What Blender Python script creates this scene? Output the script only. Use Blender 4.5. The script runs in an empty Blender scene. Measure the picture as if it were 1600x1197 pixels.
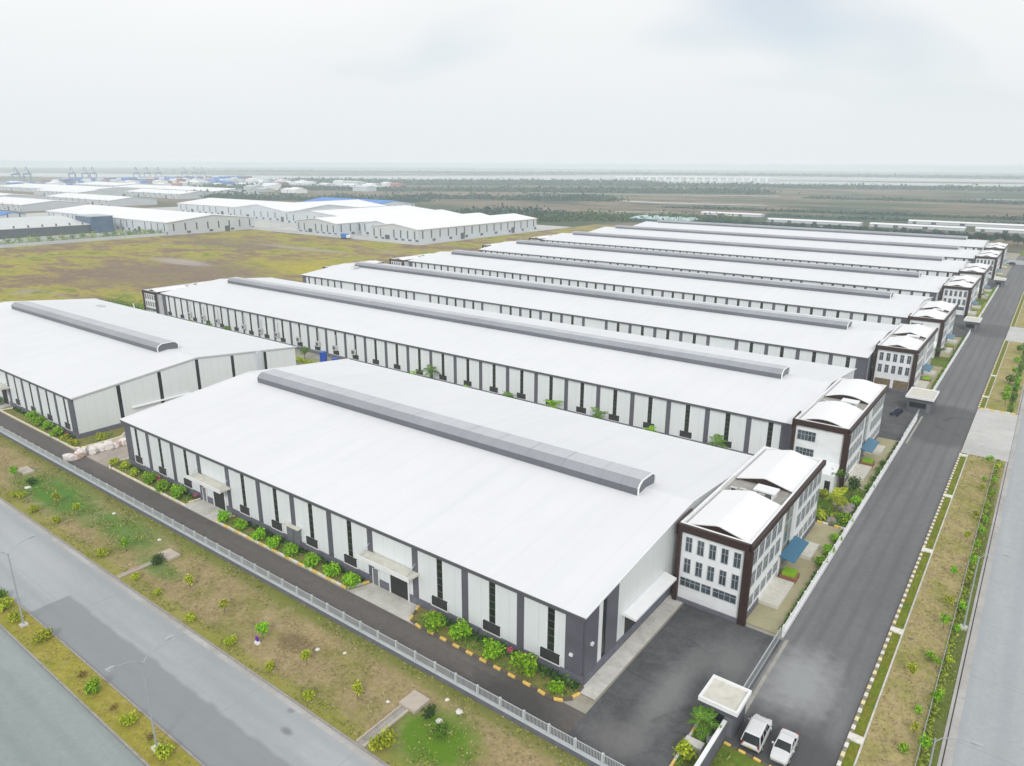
import bpy, math, random
import numpy as np
from mathutils import Matrix, Vector
random.seed(7)
rad = math.radians
sc = bpy.context.scene
C = sc.collection

# ------------------------------------------------------------------ camera, sky, sun, exposure
cam_d = bpy.data.cameras.new('camera')
cam = bpy.data.objects.new('camera', cam_d)
C.objects.link(cam)
YAW, PITCH, ROLL, FPX = rad(36.735), rad(16.989), rad(0.312), 1120.4
fw = Vector((-math.sin(YAW)*math.cos(PITCH), math.cos(YAW)*math.cos(PITCH), -math.sin(PITCH)))
rt = Vector((math.cos(YAW), math.sin(YAW), 0))
up = rt.cross(fw)
r2 = rt*math.cos(ROLL) + up*math.sin(ROLL)
u2 = -rt*math.sin(ROLL) + up*math.cos(ROLL)
M3 = Matrix((r2, u2, -fw)).transposed()
cam.matrix_world = Matrix.Translation((0, 0, 54)) @ M3.to_4x4()
cam_d.sensor_fit = 'HORIZONTAL'
cam_d.sensor_width = 36
cam_d.lens = 36*FPX/1600
cam_d.clip_start = 1.0
cam_d.clip_end = 60000
sc.camera = cam

SUN_EL, SUN_ROT = rad(35), rad(146)
world = bpy.data.worlds.new('World')
sc.world = world
world.use_nodes = True
wn, wl = world.node_tree.nodes, world.node_tree.links
wn.clear()
wo = wn.new('ShaderNodeOutputWorld')
bg = wn.new('ShaderNodeBackground')
bg.inputs['Strength'].default_value = 0.1
sky = wn.new('ShaderNodeTexSky')
sky.sky_type = 'NISHITA'
sky.sun_disc = False
sky.sun_elevation = SUN_EL
sky.sun_rotation = SUN_ROT
sky.dust_density = 1.0
sky.ozone_density = 1.0
tc = wn.new('ShaderNodeTexCoord')
sx = wn.new('ShaderNodeSeparateXYZ')
wl.new(tc.outputs['Generated'], sx.inputs[0])
mz = wn.new('ShaderNodeMath'); mz.operation = 'MAXIMUM'; mz.inputs[1].default_value = 0.0
wl.new(sx.outputs[2], mz.inputs[0])
az = wn.new('ShaderNodeMath'); az.operation = 'ADD'; az.inputs[1].default_value = 0.3
wl.new(mz.outputs[0], az.inputs[0])
dv = wn.new('ShaderNodeVectorMath'); dv.operation = 'DIVIDE'
wl.new(tc.outputs['Generated'], dv.inputs[0])
cb = wn.new('ShaderNodeCombineXYZ')
for i in range(3):
    wl.new(az.outputs[0], cb.inputs[i])
wl.new(cb.outputs[0], dv.inputs[1])
n1 = wn.new('ShaderNodeTexNoise')
n1.inputs['Scale'].default_value = 0.55
n1.inputs['Detail'].default_value = 3
n1.inputs['Roughness'].default_value = 0.5
n1.inputs['Distortion'].default_value = 0.4
of = wn.new('ShaderNodeVectorMath'); of.operation = 'ADD'; of.inputs[1].default_value = (7.3, -4.1, 0.0)
wl.new(dv.outputs[0], of.inputs[0])
wl.new(of.outputs[0], n1.inputs['Vector'])
cr = wn.new('ShaderNodeValToRGB')            # brightness of the cloud layer
cr.color_ramp.elements[0].position = 0.36; cr.color_ramp.elements[0].color = (9.0, 9.15, 9.25, 1)
cr.color_ramp.elements[1].position = 0.58; cr.color_ramp.elements[1].color = (10.0, 10.0, 10.0, 1)
wl.new(n1.outputs['Fac'], cr.inputs[0])
hz = wn.new('ShaderNodeMapRange')            # lower cloud is seen through more air
hz.inputs['From Min'].default_value = 0.0
hz.inputs['From Max'].default_value = 0.32
hz.interpolation_type = 'SMOOTHSTEP'
wl.new(mz.outputs[0], hz.inputs['Value'])
mh = wn.new('ShaderNodeMix'); mh.data_type = 'RGBA'
mh.inputs['A'].default_value = (8.0, 8.4, 8.6, 1)
wl.new(hz.outputs[0], mh.inputs['Factor'])
wl.new(cr.outputs[0], mh.inputs['B'])
cm = wn.new('ShaderNodeMapRange')            # thin places where the blue shows a little
cm.inputs['From Min'].default_value = 0.33
cm.inputs['From Max'].default_value = 0.43
cm.inputs['To Min'].default_value = 0.62
cm.inputs['To Max'].default_value = 1.0
wl.new(n1.outputs['Fac'], cm.inputs['Value'])
mx = wn.new('ShaderNodeMix'); mx.data_type = 'RGBA'
hi = wn.new('ShaderNodeMath'); hi.operation = 'SUBTRACT'; hi.inputs[0].default_value = 1.0
wl.new(hz.outputs[0], hi.inputs[1])
mm = wn.new('ShaderNodeMath'); mm.operation = 'MAXIMUM'
wl.new(cm.outputs[0], mm.inputs[0]); wl.new(hi.outputs[0], mm.inputs[1])
wl.new(mm.outputs[0], mx.inputs['Factor'])
wl.new(sky.outputs[0], mx.inputs['A'])
wl.new(mh.outputs['Result'], mx.inputs['B'])
wl.new(mx.outputs['Result'], bg.inputs['Color'])
wl.new(bg.outputs[0], wo.inputs[0])

sun_d = bpy.data.lights.new('sun', 'SUN')
sun_d.energy = 1.5
sun_d.angle = rad(12)
sun_d.color = (1.0, 0.97, 0.92)
sun = bpy.data.objects.new('sun', sun_d)
C.objects.link(sun)
# sun direction from the sky's angles
sd = Vector((math.sin(SUN_ROT)*math.cos(SUN_EL), math.cos(SUN_ROT)*math.cos(SUN_EL), math.sin(SUN_EL)))
sun.rotation_euler = sd.to_track_quat('Z', 'Y').to_euler()
sun.location = (0, 0, 200)

sc.view_settings.view_transform = 'Standard'
sc.view_settings.look = 'None'
sc.view_settings.exposure = 0.04
sc.view_settings.gamma = 1.0
sc.view_settings.use_curve_mapping = False
sc.render.engine = 'CYCLES'
sc.cycles.use_denoising = True
sc.cycles.max_bounces = 6
sc.cycles.diffuse_bounces = 3
sc.cycles.glossy_bounces = 2
sc.cycles.transmission_bounces = 2
sc.cycles.volume_bounces = 2
sc.cycles.sample_clamp_indirect = 5

# ------------------------------------------------------------------ materials
MATS = {}

def newmat(name):
    m = bpy.data.materials.new(name)
    m.use_nodes = True
    return m, m.node_tree.nodes, m.node_tree.links, m.node_tree.nodes['Principled BSDF']

def posnode(nt, scale=(1, 1, 1), obj=False):
    if obj:
        g = nt.nodes.new('ShaderNodeTexCoord'); out = g.outputs['Object']
    else:
        g = nt.nodes.new('ShaderNodeNewGeometry'); out = g.outputs['Position']
    v = nt.nodes.new('ShaderNodeVectorMath'); v.operation = 'MULTIPLY'
    v.inputs[1].default_value = scale
    nt.links.new(out, v.inputs[0])
    return v.outputs[0]

def noise(nt, vec, scale, detail=4, rough=0.55, dist=0.0):
    n = nt.nodes.new('ShaderNodeTexNoise')
    n.inputs['Scale'].default_value = scale
    n.inputs['Detail'].default_value = detail
    n.inputs['Roughness'].default_value = rough
    n.inputs['Distortion'].default_value = dist
    nt.links.new(vec, n.inputs['Vector'])
    return n.outputs['Fac']

def ramp(nt, fac, stops):
    r = nt.nodes.new('ShaderNodeValToRGB')
    e = r.color_ramp.elements
    while len(e) < len(stops):
        e.new(0.5)
    for i, (p, c) in enumerate(stops):
        e[i].position = p
        e[i].color = (*c, 1)
    nt.links.new(fac, r.inputs[0])
    return r.outputs[0]

def maprange(nt, val, a, b, c=0.0, d=1.0):
    r = nt.nodes.new('ShaderNodeMapRange')
    r.inputs['From Min'].default_value = a
    r.inputs['From Max'].default_value = b
    r.inputs['To Min'].default_value = c
    r.inputs['To Max'].default_value = d
    nt.links.new(val, r.inputs['Value'])
    return r.outputs[0]

def mix(nt, fac, a, b, mode='MIX'):
    m = nt.nodes.new('ShaderNodeMix'); m.data_type = 'RGBA'; m.blend_type = mode
    for nm, v in (('Factor', fac), ('A', a), ('B', b)):
        if isinstance(v, (int, float)):
            m.inputs[nm].default_value = v
        elif isinstance(v, tuple):
            m.inputs[nm].default_value = (*v, 1)
        else:
            nt.links.new(v, m.inputs[nm])
    return m.outputs['Result']

def bump(nt, h, strength, dist, bsdf):
    b = nt.nodes.new('ShaderNodeBump')
    b.inputs['Strength'].default_value = strength
    b.inputs['Distance'].default_value = dist
    nt.links.new(h, b.inputs['Height'])
    nt.links.new(b.outputs[0], bsdf.inputs['Normal'])

def surf(name, col, rough=0.7, var=0.12, scale=0.8, metal=0.0, dirt=None, fine=8.0, spec=0.3):
    """a painted or mineral surface with two scales of tonal variation"""
    m, n, l, b = newmat(name)
    nt = m.node_tree
    p = posnode(nt)
    a = noise(nt, p, scale, 5, 0.6)
    c = noise(nt, p, fine, 3, 0.6)
    lo = tuple(x*(1-var) for x in col)
    hi = tuple(min(1, x*(1+var)) for x in col)
    colr = ramp(nt, a, [(0.3, lo), (0.7, hi)])
    f = maprange(nt, c, 0.3, 0.7, 1-var*0.6, 1+var*0.6)
    v = nt.nodes.new('ShaderNodeVectorMath'); v.operation = 'SCALE'
    l.new(colr, v.inputs[0]); l.new(f, v.inputs['Scale'])
    out = v.outputs[0]
    if dirt:
        d = noise(nt, posnode(nt, (0.35, 0.35, 1.0)), scale*1.7, 6, 0.7, 0.6)
        out = mix(nt, maprange(nt, d, 0.52, 0.72, 0, 0.7), out, dirt)
    l.new(out, b.inputs['Base Color'])
    b.inputs['Roughness'].default_value = rough
    b.inputs['Metallic'].default_value = metal
    b.inputs['Specular IOR Level'].default_value = spec
    MATS[name] = m
    return m

surf('dark_cladding', (0.112, 0.114, 0.142), 0.5, 0.1, 0.5)
surf('plinth_grey', (0.15, 0.155, 0.19), 0.8, 0.15, 1.2, dirt=(0.10, 0.095, 0.09))
surf('fascia_grey', (0.10, 0.105, 0.115), 0.5, 0.08)
surf('trim_white', (0.80, 0.81, 0.82), 0.5, 0.04)
surf('office_white', (0.80, 0.82, 0.84), 0.6, 0.04, 0.5, dirt=(0.64, 0.66, 0.67))
surf('brown_frame', (0.040, 0.020, 0.016), 0.5, 0.2)
surf('cream_concrete', (0.62, 0.60, 0.53), 0.85, 0.1, 0.9, dirt=(0.42, 0.40, 0.33))
surf('concrete_light', (0.58, 0.57, 0.53), 0.9, 0.12, 0.7, dirt=(0.33, 0.31, 0.27))
surf('slab_concrete', (0.48, 0.42, 0.36), 0.9, 0.1, 0.7)
surf('concrete_mid', (0.36, 0.35, 0.32), 0.9, 0.15, 0.7, dirt=(0.22, 0.2, 0.16))
surf('kerb_white', (0.74, 0.72, 0.66), 0.8, 0.12, 3, dirt=(0.45, 0.42, 0.36))
surf('kerb_yellow', (0.80, 0.54, 0.14), 0.8, 0.15, 3, dirt=(0.55, 0.42, 0.2))
surf('kerb_pale_yellow', (0.76, 0.66, 0.38), 0.8, 0.15, 3)
surf('kerb_black', (0.13, 0.11, 0.09), 0.8, 0.2, 3)
surf('kerb_worn', (0.27, 0.245, 0.17), 0.85, 0.25, 2, dirt=(0.12, 0.11, 0.06))
surf('kerb_stone', (0.33, 0.31, 0.29), 0.9, 0.15, 2, dirt=(0.2, 0.18, 0.15))
surf('fence_white', (0.50, 0.535, 0.56), 0.5, 0.05)
surf('galvanised', (0.50, 0.53, 0.55), 0.45, 0.08, 3, metal=0.3)
surf('door_dark', (0.028, 0.028, 0.030), 0.5, 0.2)
surf('door_grey', (0.17, 0.18, 0.2), 0.5, 0.1)
surf('awning_blue', (0.03, 0.15, 0.26), 0.35, 0.1)
surf('drum_blue', (0.012, 0.075, 0.40), 0.35, 0.1)
surf('roof_blue', (0.025, 0.20, 0.62), 0.5, 0.12, 0.05)
surf('crane_blue', (0.19, 0.28, 0.38), 0.6, 0.05)
surf('purple_cloth', (0.13, 0.03, 0.36), 0.8, 0.1)
surf('sack_white', (0.76, 0.71, 0.69), 0.8, 0.12, 3, dirt=(0.45, 0.38, 0.33))
surf('sack_pink', (0.64, 0.46, 0.38), 0.8, 0.12, 3)
surf('bark', (0.16, 0.12, 0.085), 0.9, 0.25, 4)
surf('soil', (0.20, 0.15, 0.085), 0.95, 0.3, 1.5, dirt=(0.10, 0.12, 0.03))
surf('bed_soil', (0.21, 0.20, 0.055), 0.95, 0.3, 1.5, dirt=(0.12, 0.16, 0.03))
surf('rock', (0.28, 0.24, 0.24), 0.9, 0.25, 2)
surf('pavers', (0.40, 0.37, 0.23), 0.9, 0.12, 0.35, dirt=(0.42, 0.31, 0.17))
surf('far_wall', (0.56, 0.60, 0.64), 0.7, 0.06, 0.05)
surf('far_roof', (0.84, 0.84, 0.85), 0.6, 0.04, 0.02)
surf('dock_roof', (0.62, 0.64, 0.65), 0.6, 0.06, 0.03)
surf('far_dark', (0.09, 0.11, 0.13), 0.5, 0.2)
surf('steel_blue_glass', (0.07, 0.13, 0.22), 0.25, 0.2, 0.2)
surf('container_mix', (0.13, 0.16, 0.33), 0.7, 0.9, 0.02)
surf('container_red', (0.38, 0.17, 0.15), 0.7, 0.3, 0.02)
surf('ac_metal', (0.55, 0.55, 0.55), 0.5, 0.1, 2)
surf('rubber', (0.02, 0.02, 0.02), 0.8, 0.1)
surf('car_paint', (0.66, 0.67, 0.68), 0.22, 0.03, spec=0.6)
surf('lamp_grey', (0.42, 0.46, 0.48), 0.4, 0.05, metal=0.3)
surf('lamp_lens', (0.75, 0.78, 0.8), 0.2, 0.02)
surf('tail_red', (0.35, 0.02, 0.02), 0.3, 0.05)
surf('plate_yellow', (0.6, 0.5, 0.2), 0.5, 0.05)
surf('pot', (0.28, 0.13, 0.08), 0.8, 0.1)

def ribbed(name, col, axis, period, depth=0.02, rough=0.5, dirt=None, var=0.03, seam=0.12):
    m, n, l, b = newmat(name)
    nt = m.node_tree
    p = posnode(nt, obj=True)
    s = n.new('ShaderNodeSeparateXYZ'); l.new(p, s.inputs[0])
    mu = n.new('ShaderNodeMath'); mu.operation = 'MULTIPLY'; mu.inputs[1].default_value = 2*math.pi/period
    l.new(s.outputs[axis], mu.inputs[0])
    si = n.new('ShaderNodeMath'); si.operation = 'SINE'; l.new(mu.outputs[0], si.inputs[0])
    wp = posnode(nt)
    a = noise(nt, wp, 0.06, 5, 0.6)
    lo = tuple(x*(1-var) for x in col); hi = tuple(min(.9, x*(1+var)) for x in col)
    c = ramp(nt, a, [(0.35, lo), (0.65, hi)])
    # thin darker seams between sheets
    fr = n.new('ShaderNodeMath'); fr.operation = 'PINGPONG'; fr.inputs[1].default_value = period*2
    l.new(s.outputs[axis], fr.inputs[0])
    c = mix(nt, maprange(nt, fr.outputs[0], 0.0, period*0.35, seam, 0.0), c, tuple(x*0.45 for x in col))
    if dirt:
        st = (0.5, 0.05, 0.3) if axis == 0 else (0.3, 0.5, 0.05)
        d = noise(nt, posnode(nt, st), 0.7, 6, 0.65)
        c = mix(nt, maprange(nt, d, 0.5, 0.8, 0, 0.35), c, dirt)
    l.new(c, b.inputs['Base Color'])
    b.inputs['Roughness'].default_value = rough
    b.inputs['Specular IOR Level'].default_value = 0.3
    if depth > 0:
        bump(nt, si.outputs[0], 0.35, depth, b)
    MATS[name] = m
    return m

ribbed('roof_sheet', (0.735, 0.745, 0.77), 0, 1.2, 0.0, 0.6, dirt=(0.63, 0.66, 0.66), var=0.02, seam=0.05)
ribbed('wall_sheet', (0.74, 0.785, 0.805), 0, 0.5, 0.02, 0.5, dirt=(0.66, 0.71, 0.73))
ribbed('wall_sheet_gable', (0.73, 0.765, 0.765), 1, 0.5, 0.02, 0.5, dirt=(0.66, 0.69, 0.68))
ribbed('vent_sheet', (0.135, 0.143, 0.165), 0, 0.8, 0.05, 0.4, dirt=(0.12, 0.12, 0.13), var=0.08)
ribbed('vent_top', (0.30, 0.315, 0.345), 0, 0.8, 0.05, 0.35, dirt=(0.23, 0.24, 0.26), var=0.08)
ribbed('vent_highlight', (0.50, 0.52, 0.55), 0, 0.8, 0.05, 0.4, dirt=(0.40, 0.41, 0.43), var=0.06)  # ventilator sheet with the highlight along its flat top painted in as a paler tone
ribbed('shutter', (0.10, 0.105, 0.12), 2, 0.3, 0.03, 0.5)

def glass(name, col, grid=None):
    m, n, l, b = newmat(name)
    nt = m.node_tree
    a = noise(nt, posnode(nt), 0.45, 3, 0.6)
    c = ramp(nt, a, [(0.3, tuple(x*0.4 for x in col)), (0.7, tuple(min(1, x*1.8) for x in col))])
    l.new(c, b.inputs['Base Color'])
    b.inputs['Roughness'].default_value = 0.2
    b.inputs['Specular IOR Level'].default_value = 0.5
    MATS[name] = m
glass('glass_dark', (0.012, 0.017, 0.02))
glass('glass_green', (0.011, 0.021, 0.012))
glass('glass_bay', (0.10, 0.135, 0.11))
glass('glass_office', (0.05, 0.068, 0.085))

def leafmat(name, dark, mid, bright, rough=0.55):
    m, n, l, b = newmat(name)
    nt = m.node_tree
    g = n.new('ShaderNodeNewGeometry')
    oi = n.new('ShaderNodeObjectInfo')
    c = ramp(nt, g.outputs['Random Per Island'], [(0.0, dark), (0.45, mid), (1.0, bright)])
    hs = n.new('ShaderNodeHueSaturation')
    l.new(c, hs.inputs['Color'])
    l.new(maprange(nt, oi.outputs['Random'], 0, 1, 0.8, 1.25), hs.inputs['Value'])
    l.new(maprange(nt, oi.outputs['Random'], 0, 1, 0.488, 0.51), hs.inputs['Hue'])
    l.new(hs.outputs[0], b.inputs['Base Color'])
    b.inputs['Roughness'].default_value = rough
    b.inputs['Specular IOR Level'].default_value = 0.25
    MATS[name] = m
leafmat('leaf_bright', (0.07, 0.20, 0.004), (0.19, 0.44, 0.008), (0.38, 0.66, 0.02))
leafmat('leaf_yellow', (0.16, 0.22, 0.008), (0.36, 0.45, 0.015), (0.58, 0.62, 0.04))
leafmat('leaf_dark', (0.014, 0.045, 0.006), (0.035, 0.10, 0.014), (0.07, 0.17, 0.025))
leafmat('leaf_mid', (0.035, 0.09, 0.008), (0.09, 0.21, 0.016), (0.19, 0.34, 0.03))
leafmat('leaf_brown', (0.12, 0.08, 0.02), (0.25, 0.17, 0.05), (0.35, 0.28, 0.07))
leafmat('leaf_pink', (0.30, 0.03, 0.08), (0.50, 0.08, 0.18), (0.62, 0.20, 0.30))
leafmat('leaf_far', (0.010, 0.045, 0.035), (0.02, 0.08, 0.06), (0.04, 0.12, 0.085))
leafmat('grass_dry', (0.26, 0.22, 0.10), (0.36, 0.31, 0.15), (0.46, 0.40, 0.22), 0.9)
leafmat('grass_green', (0.13, 0.19, 0.015), (0.22, 0.29, 0.03), (0.34, 0.40, 0.06), 0.9)

def math1(nt, op, a, b=None):
    m = nt.nodes.new('ShaderNodeMath'); m.operation = op
    for i, v in enumerate((a, b)):
        if v is None:
            continue
        if isinstance(v, (int, float)):
            m.inputs[i].default_value = v
        else:
            nt.links.new(v, m.inputs[i])
    return m.outputs[0]

def blob(nt, cx, cy, rx, ry, soft=0.5, wob=0.35):
    """1 inside a ragged ellipse of the ground at a fixed place, 0 outside"""
    g = nt.nodes.new('ShaderNodeNewGeometry')
    sp = nt.nodes.new('ShaderNodeSeparateXYZ'); nt.links.new(g.outputs['Position'], sp.inputs[0])
    x = math1(nt, 'DIVIDE', math1(nt, 'SUBTRACT', sp.outputs[0], cx), rx)
    y = math1(nt, 'DIVIDE', math1(nt, 'SUBTRACT', sp.outputs[1], cy), ry)
    r = math1(nt, 'SQRT', math1(nt, 'ADD', math1(nt, 'MULTIPLY', x, x), math1(nt, 'MULTIPLY', y, y)))
    nz = noise(nt, g.outputs['Position'], 2.2/min(rx, ry), 4, 0.6)
    r = math1(nt, 'ADD', r, math1(nt, 'MULTIPLY', math1(nt, 'SUBTRACT', nz, 0.5), wob*2.5))
    return maprange(nt, r, 1.0+soft*0.5, 1.0-soft*0.5)

def ring(nt, cx, cy, r0, w):
    g = nt.nodes.new('ShaderNodeNewGeometry')
    sp = nt.nodes.new('ShaderNodeSeparateXYZ'); nt.links.new(g.outputs['Position'], sp.inputs[0])
    x = math1(nt, 'SUBTRACT', sp.outputs[0], cx)
    y = math1(nt, 'SUBTRACT', sp.outputs[1], cy)
    r = math1(nt, 'SQRT', math1(nt, 'ADD', math1(nt, 'MULTIPLY', x, x), math1(nt, 'MULTIPLY', y, y)))
    r = math1(nt, 'ADD', r, math1(nt, 'MULTIPLY', math1(nt, 'SUBTRACT', noise(nt, g.outputs['Position'], 0.12, 3, 0.5), 0.5), 5.0))
    k = maprange(nt, math1(nt, 'ABSOLUTE', math1(nt, 'SUBTRACT', r, r0)), w, 0.0)
    return math1(nt, 'MULTIPLY', k, maprange(nt, noise(nt, g.outputs['Position'], 0.2, 4, 0.6), 0.42, 0.6))

def rectmask(nt, x0, x1, y0, y1, soft):
    g = nt.nodes.new('ShaderNodeNewGeometry')
    nz = nt.nodes.new('ShaderNodeTexNoise'); nz.inputs['Scale'].default_value = 0.35; nz.inputs['Detail'].default_value = 5
    nt.links.new(g.outputs['Position'], nz.inputs['Vector'])
    w = math1(nt, 'MULTIPLY', math1(nt, 'SUBTRACT', nz.outputs['Fac'], 0.5), soft*2.5)
    sp = nt.nodes.new('ShaderNodeSeparateXYZ'); nt.links.new(g.outputs['Position'], sp.inputs[0])
    y = math1(nt, 'ADD', sp.outputs[1], w)
    a = maprange(nt, sp.outputs[0], x0-0.15, x0+0.15)
    b = maprange(nt, y, y1+soft*0.5, y1-soft*0.5)
    return math1(nt, 'MULTIPLY', a, b)

def roadmat(name, col, stretch=(1, 1, 1), var=0.15, dust=None, patches=(), tracks=None, rough=0.85, grain=0.07, joints=()):
    m, n, l, b = newmat(name)
    nt = m.node_tree
    p = posnode(nt, stretch)
    a = noise(nt, p, 0.12, 6, 0.6, 0.3)
    c = ramp(nt, a, [(0.3, tuple(x*(1-var) for x in col)), (0.7, tuple(x*(1+var) for x in col))])
    f = noise(nt, posnode(nt), 2.6, 6, 0.8)
    fm = noise(nt, posnode(nt), 0.55, 6, 0.75, 1.2)
    fac = math1(nt, 'MULTIPLY', maprange(nt, f, 0.3, 0.7, 1-grain, 1+grain), maprange(nt, fm, 0.3, 0.7, 1-grain, 1+grain))
    v = n.new('ShaderNodeVectorMath'); v.operation = 'SCALE'
    l.new(c, v.inputs[0]); l.new(fac, v.inputs['Scale'])
    c = v.outputs[0]
    if dust:
        d = noise(nt, posnode(nt, stretch), 0.28, 7, 0.7, 0.8)
        c = mix(nt, maprange(nt, d, 0.5, 0.75, 0, 0.75), c, dust)
    if tracks:
        ax, per, tcol, amt = tracks
        s = n.new('ShaderNodeSeparateXYZ'); l.new(posnode(nt), s.inputs[0])
        w = math1(nt, 'SINE', math1(nt, 'MULTIPLY', s.outputs[ax], 2*math.pi/per))
        c = mix(nt, maprange(nt, w, 0.1, 1.0, 0, amt), c, tcol)
    if joints:
        s2 = n.new('ShaderNodeSeparateXYZ'); l.new(posnode(nt), s2.inputs[0])
        for ax, per, wd, am in joints:
            pp = n.new('ShaderNodeMath'); pp.operation = 'PINGPONG'; pp.inputs[1].default_value = per/2
            l.new(s2.outputs[ax], pp.inputs[0])
            c = mix(nt, maprange(nt, pp.outputs[0], wd, wd*0.4, 0, am), c, tuple(x*0.55 for x in col))
    for (kind, args, pc, amt) in patches:
        k = {'blob': blob, 'ring': ring, 'rect': rectmask}[kind](nt, *args)
        c = mix(nt, math1(nt, 'MULTIPLY', k, amt), c, pc)
    l.new(c, b.inputs['Base Color'])
    b.inputs['Roughness'].default_value = rough
    b.inputs['Specular IOR Level'].default_value = 0.25
    bump(nt, f, 0.3, 0.02, b)
    MATS[name] = m

DUST = (0.33, 0.34, 0.345)
roadmat('yard_asphalt', (0.095, 0.096, 0.10), grain=0.22, var=0.25, dust=(0.15, 0.15, 0.152),
        patches=[('blob', (-24.5, 61, 1.6, 7, 1.2), (0.24, 0.24, 0.24), 0.7), ('blob', (-21, 70, 3.0, 4.0, 1.4), (0.22, 0.22, 0.22), 0.6), ('blob', (-26, 52, 2.2, 2, 1.3), (0.19, 0.185, 0.18), 0.6), ('ring', (-19, 58, 9.5, 0.5), (0.14, 0.14, 0.14), 0.5), ('ring', (-20, 56, 11.8, 0.5), (0.15, 0.15, 0.15), 0.5), ('ring', (-16, 56, 7.5, 0.4), (0.05, 0.05, 0.05), 0.5), ('ring', (-27, 66, 5, 0.35), (0.045, 0.045, 0.045), 0.5)])
roadmat('service_asphalt', (0.168, 0.168, 0.174), (1, 0.12, 1), 0.16, grain=0.10, dust=(0.22, 0.22, 0.23), tracks=(0, 2.1, (0.115, 0.115, 0.12), 0.4),
        patches=[('blob', (-13.8, 71.5, 3.1, 5.5, 1.1, 0.5), DUST, 0.85),
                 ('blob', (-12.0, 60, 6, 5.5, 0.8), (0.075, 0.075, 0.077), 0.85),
                 ('blob', (-12.3, 175, 9, 15, 0.2, 0.05), (0.085, 0.086, 0.09), 0.7),
                 ('blob', (-12.3, 292, 9, 12, 0.2, 0.05), (0.095, 0.096, 0.10), 0.6),
                 ('ring', (-6.5, 175, 7.0, 0.9), (0.06, 0.06, 0.062), 0.7)])
roadmat('inner_asphalt', (0.125, 0.113, 0.107), (0.1, 1, 1), 0.25, grain=0.14, dust=(0.21, 0.175, 0.155), patches=[('blob', (-37, 50.5, 5, 2.5, 0.8), (0.05, 0.05, 0.05), 0.7)])
roadmat('driveway_concrete', (0.40, 0.35, 0.30), var=0.2, dust=(0.58, 0.52, 0.46))
roadmat('boulevard_concrete', col=(0.365, 0.385, 0.40), stretch=(0.12, 1, 1), var=0.10, joints=((0, 15.0, 0.07, 0.35), (1, 7.3, 0.05, 0.3)), grain=0.05, dust=(0.45, 0.47, 0.485), tracks=(1, 3.4, (0.27, 0.295, 0.31), 0.3),
        patches=[('rect', (-94.6, 400, 20, 30.7, 0.5), (0.225, 0.24, 0.255), 0.75), ('blob', (-60, 33, 9, 1.0, 1.2), (0.30, 0.32, 0.33), 0.6), ('blob', (-52.5, 33.2, 0.7, 0.35, 1.0), (0.13, 0.13, 0.13), 0.6), ('blob', (-54.5, 35.2, 0.4, 0.3, 1.0), (0.18, 0.18, 0.18), 0.6), ('blob', (-110, 32, 14, 1.6, 1.2), (0.44, 0.455, 0.465), 0.6)])
roadmat('south_carriageway', (0.275, 0.315, 0.31), (0.12, 1, 1), 0.10, dust=(0.33, 0.37, 0.37), tracks=(1, 3.1, (0.22, 0.25, 0.25), 0.3))
roadmat('main_road', (0.38, 0.40, 0.415), joints=((1, 12.0, 0.08, 0.3),), stretch=(1, 0.08, 1), var=0.08, dust=(0.43, 0.46, 0.48), tracks=(0, 3.6, (0.30, 0.325, 0.35), 0.35))
roadmat('apron_concrete', (0.50, 0.50, 0.48), joints=((1, 6.0, 0.08, 0.35),), var=0.12, dust=(0.60, 0.60, 0.58))
roadmat('alley_ground', (0.34, 0.32, 0.27), var=0.2, dust=(0.22, 0.20, 0.12))
roadmat('gutter', (0.42, 0.41, 0.40), var=0.15, dust=(0.3, 0.29, 0.26))

def vergemat(name, patches=(), dry=(0.27, 0.215, 0.125), green=(0.155, 0.17, 0.05), thr=(0.45, 0.65), scale=0.12, stretch=(1, 1, 1), bare=(0.38, 0.30, 0.20)):
    m, n, l, b = newmat(name)
    nt = m.node_tree
    p = posnode(nt, stretch)
    a = noise(nt, p, scale, 7, 0.65, 0.5)
    c = mix(nt, maprange(nt, a, thr[0], thr[1]), dry, green)
    a2 = noise(nt, posnode(nt, (1.3, 1.0, 1)), scale*1.8, 6, 0.7, 0.7)
    c = mix(nt, maprange(nt, a2, 0.52, 0.7, 0, 0.8), c, bare)
    f = noise(nt, posnode(nt), 1.8, 6, 0.8)
    v = n.new('ShaderNodeVectorMath'); v.operation = 'SCALE'
    l.new(c, v.inputs[0]); l.new(math1(nt, 'MULTIPLY', maprange(nt, f, 0.3, 0.7, 0.72, 1.25), maprange(nt, noise(nt, posnode(nt), 0.5, 6, 0.75, 1.0), 0.3, 0.7, 0.82, 1.15)), v.inputs['Scale'])
    c = v.outputs[0]
    for (args, pc, amt) in patches:
        c = mix(nt, math1(nt, 'MULTIPLY', blob(nt, *args), amt), c, pc)
    l.new(c, b.inputs['Base Color'])
    b.inputs['Roughness'].default_value = 0.95
    b.inputs['Specular IOR Level'].default_value = 0.1
    bump(nt, f, 0.5, 0.03, b)
    MATS[name] = m

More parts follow.
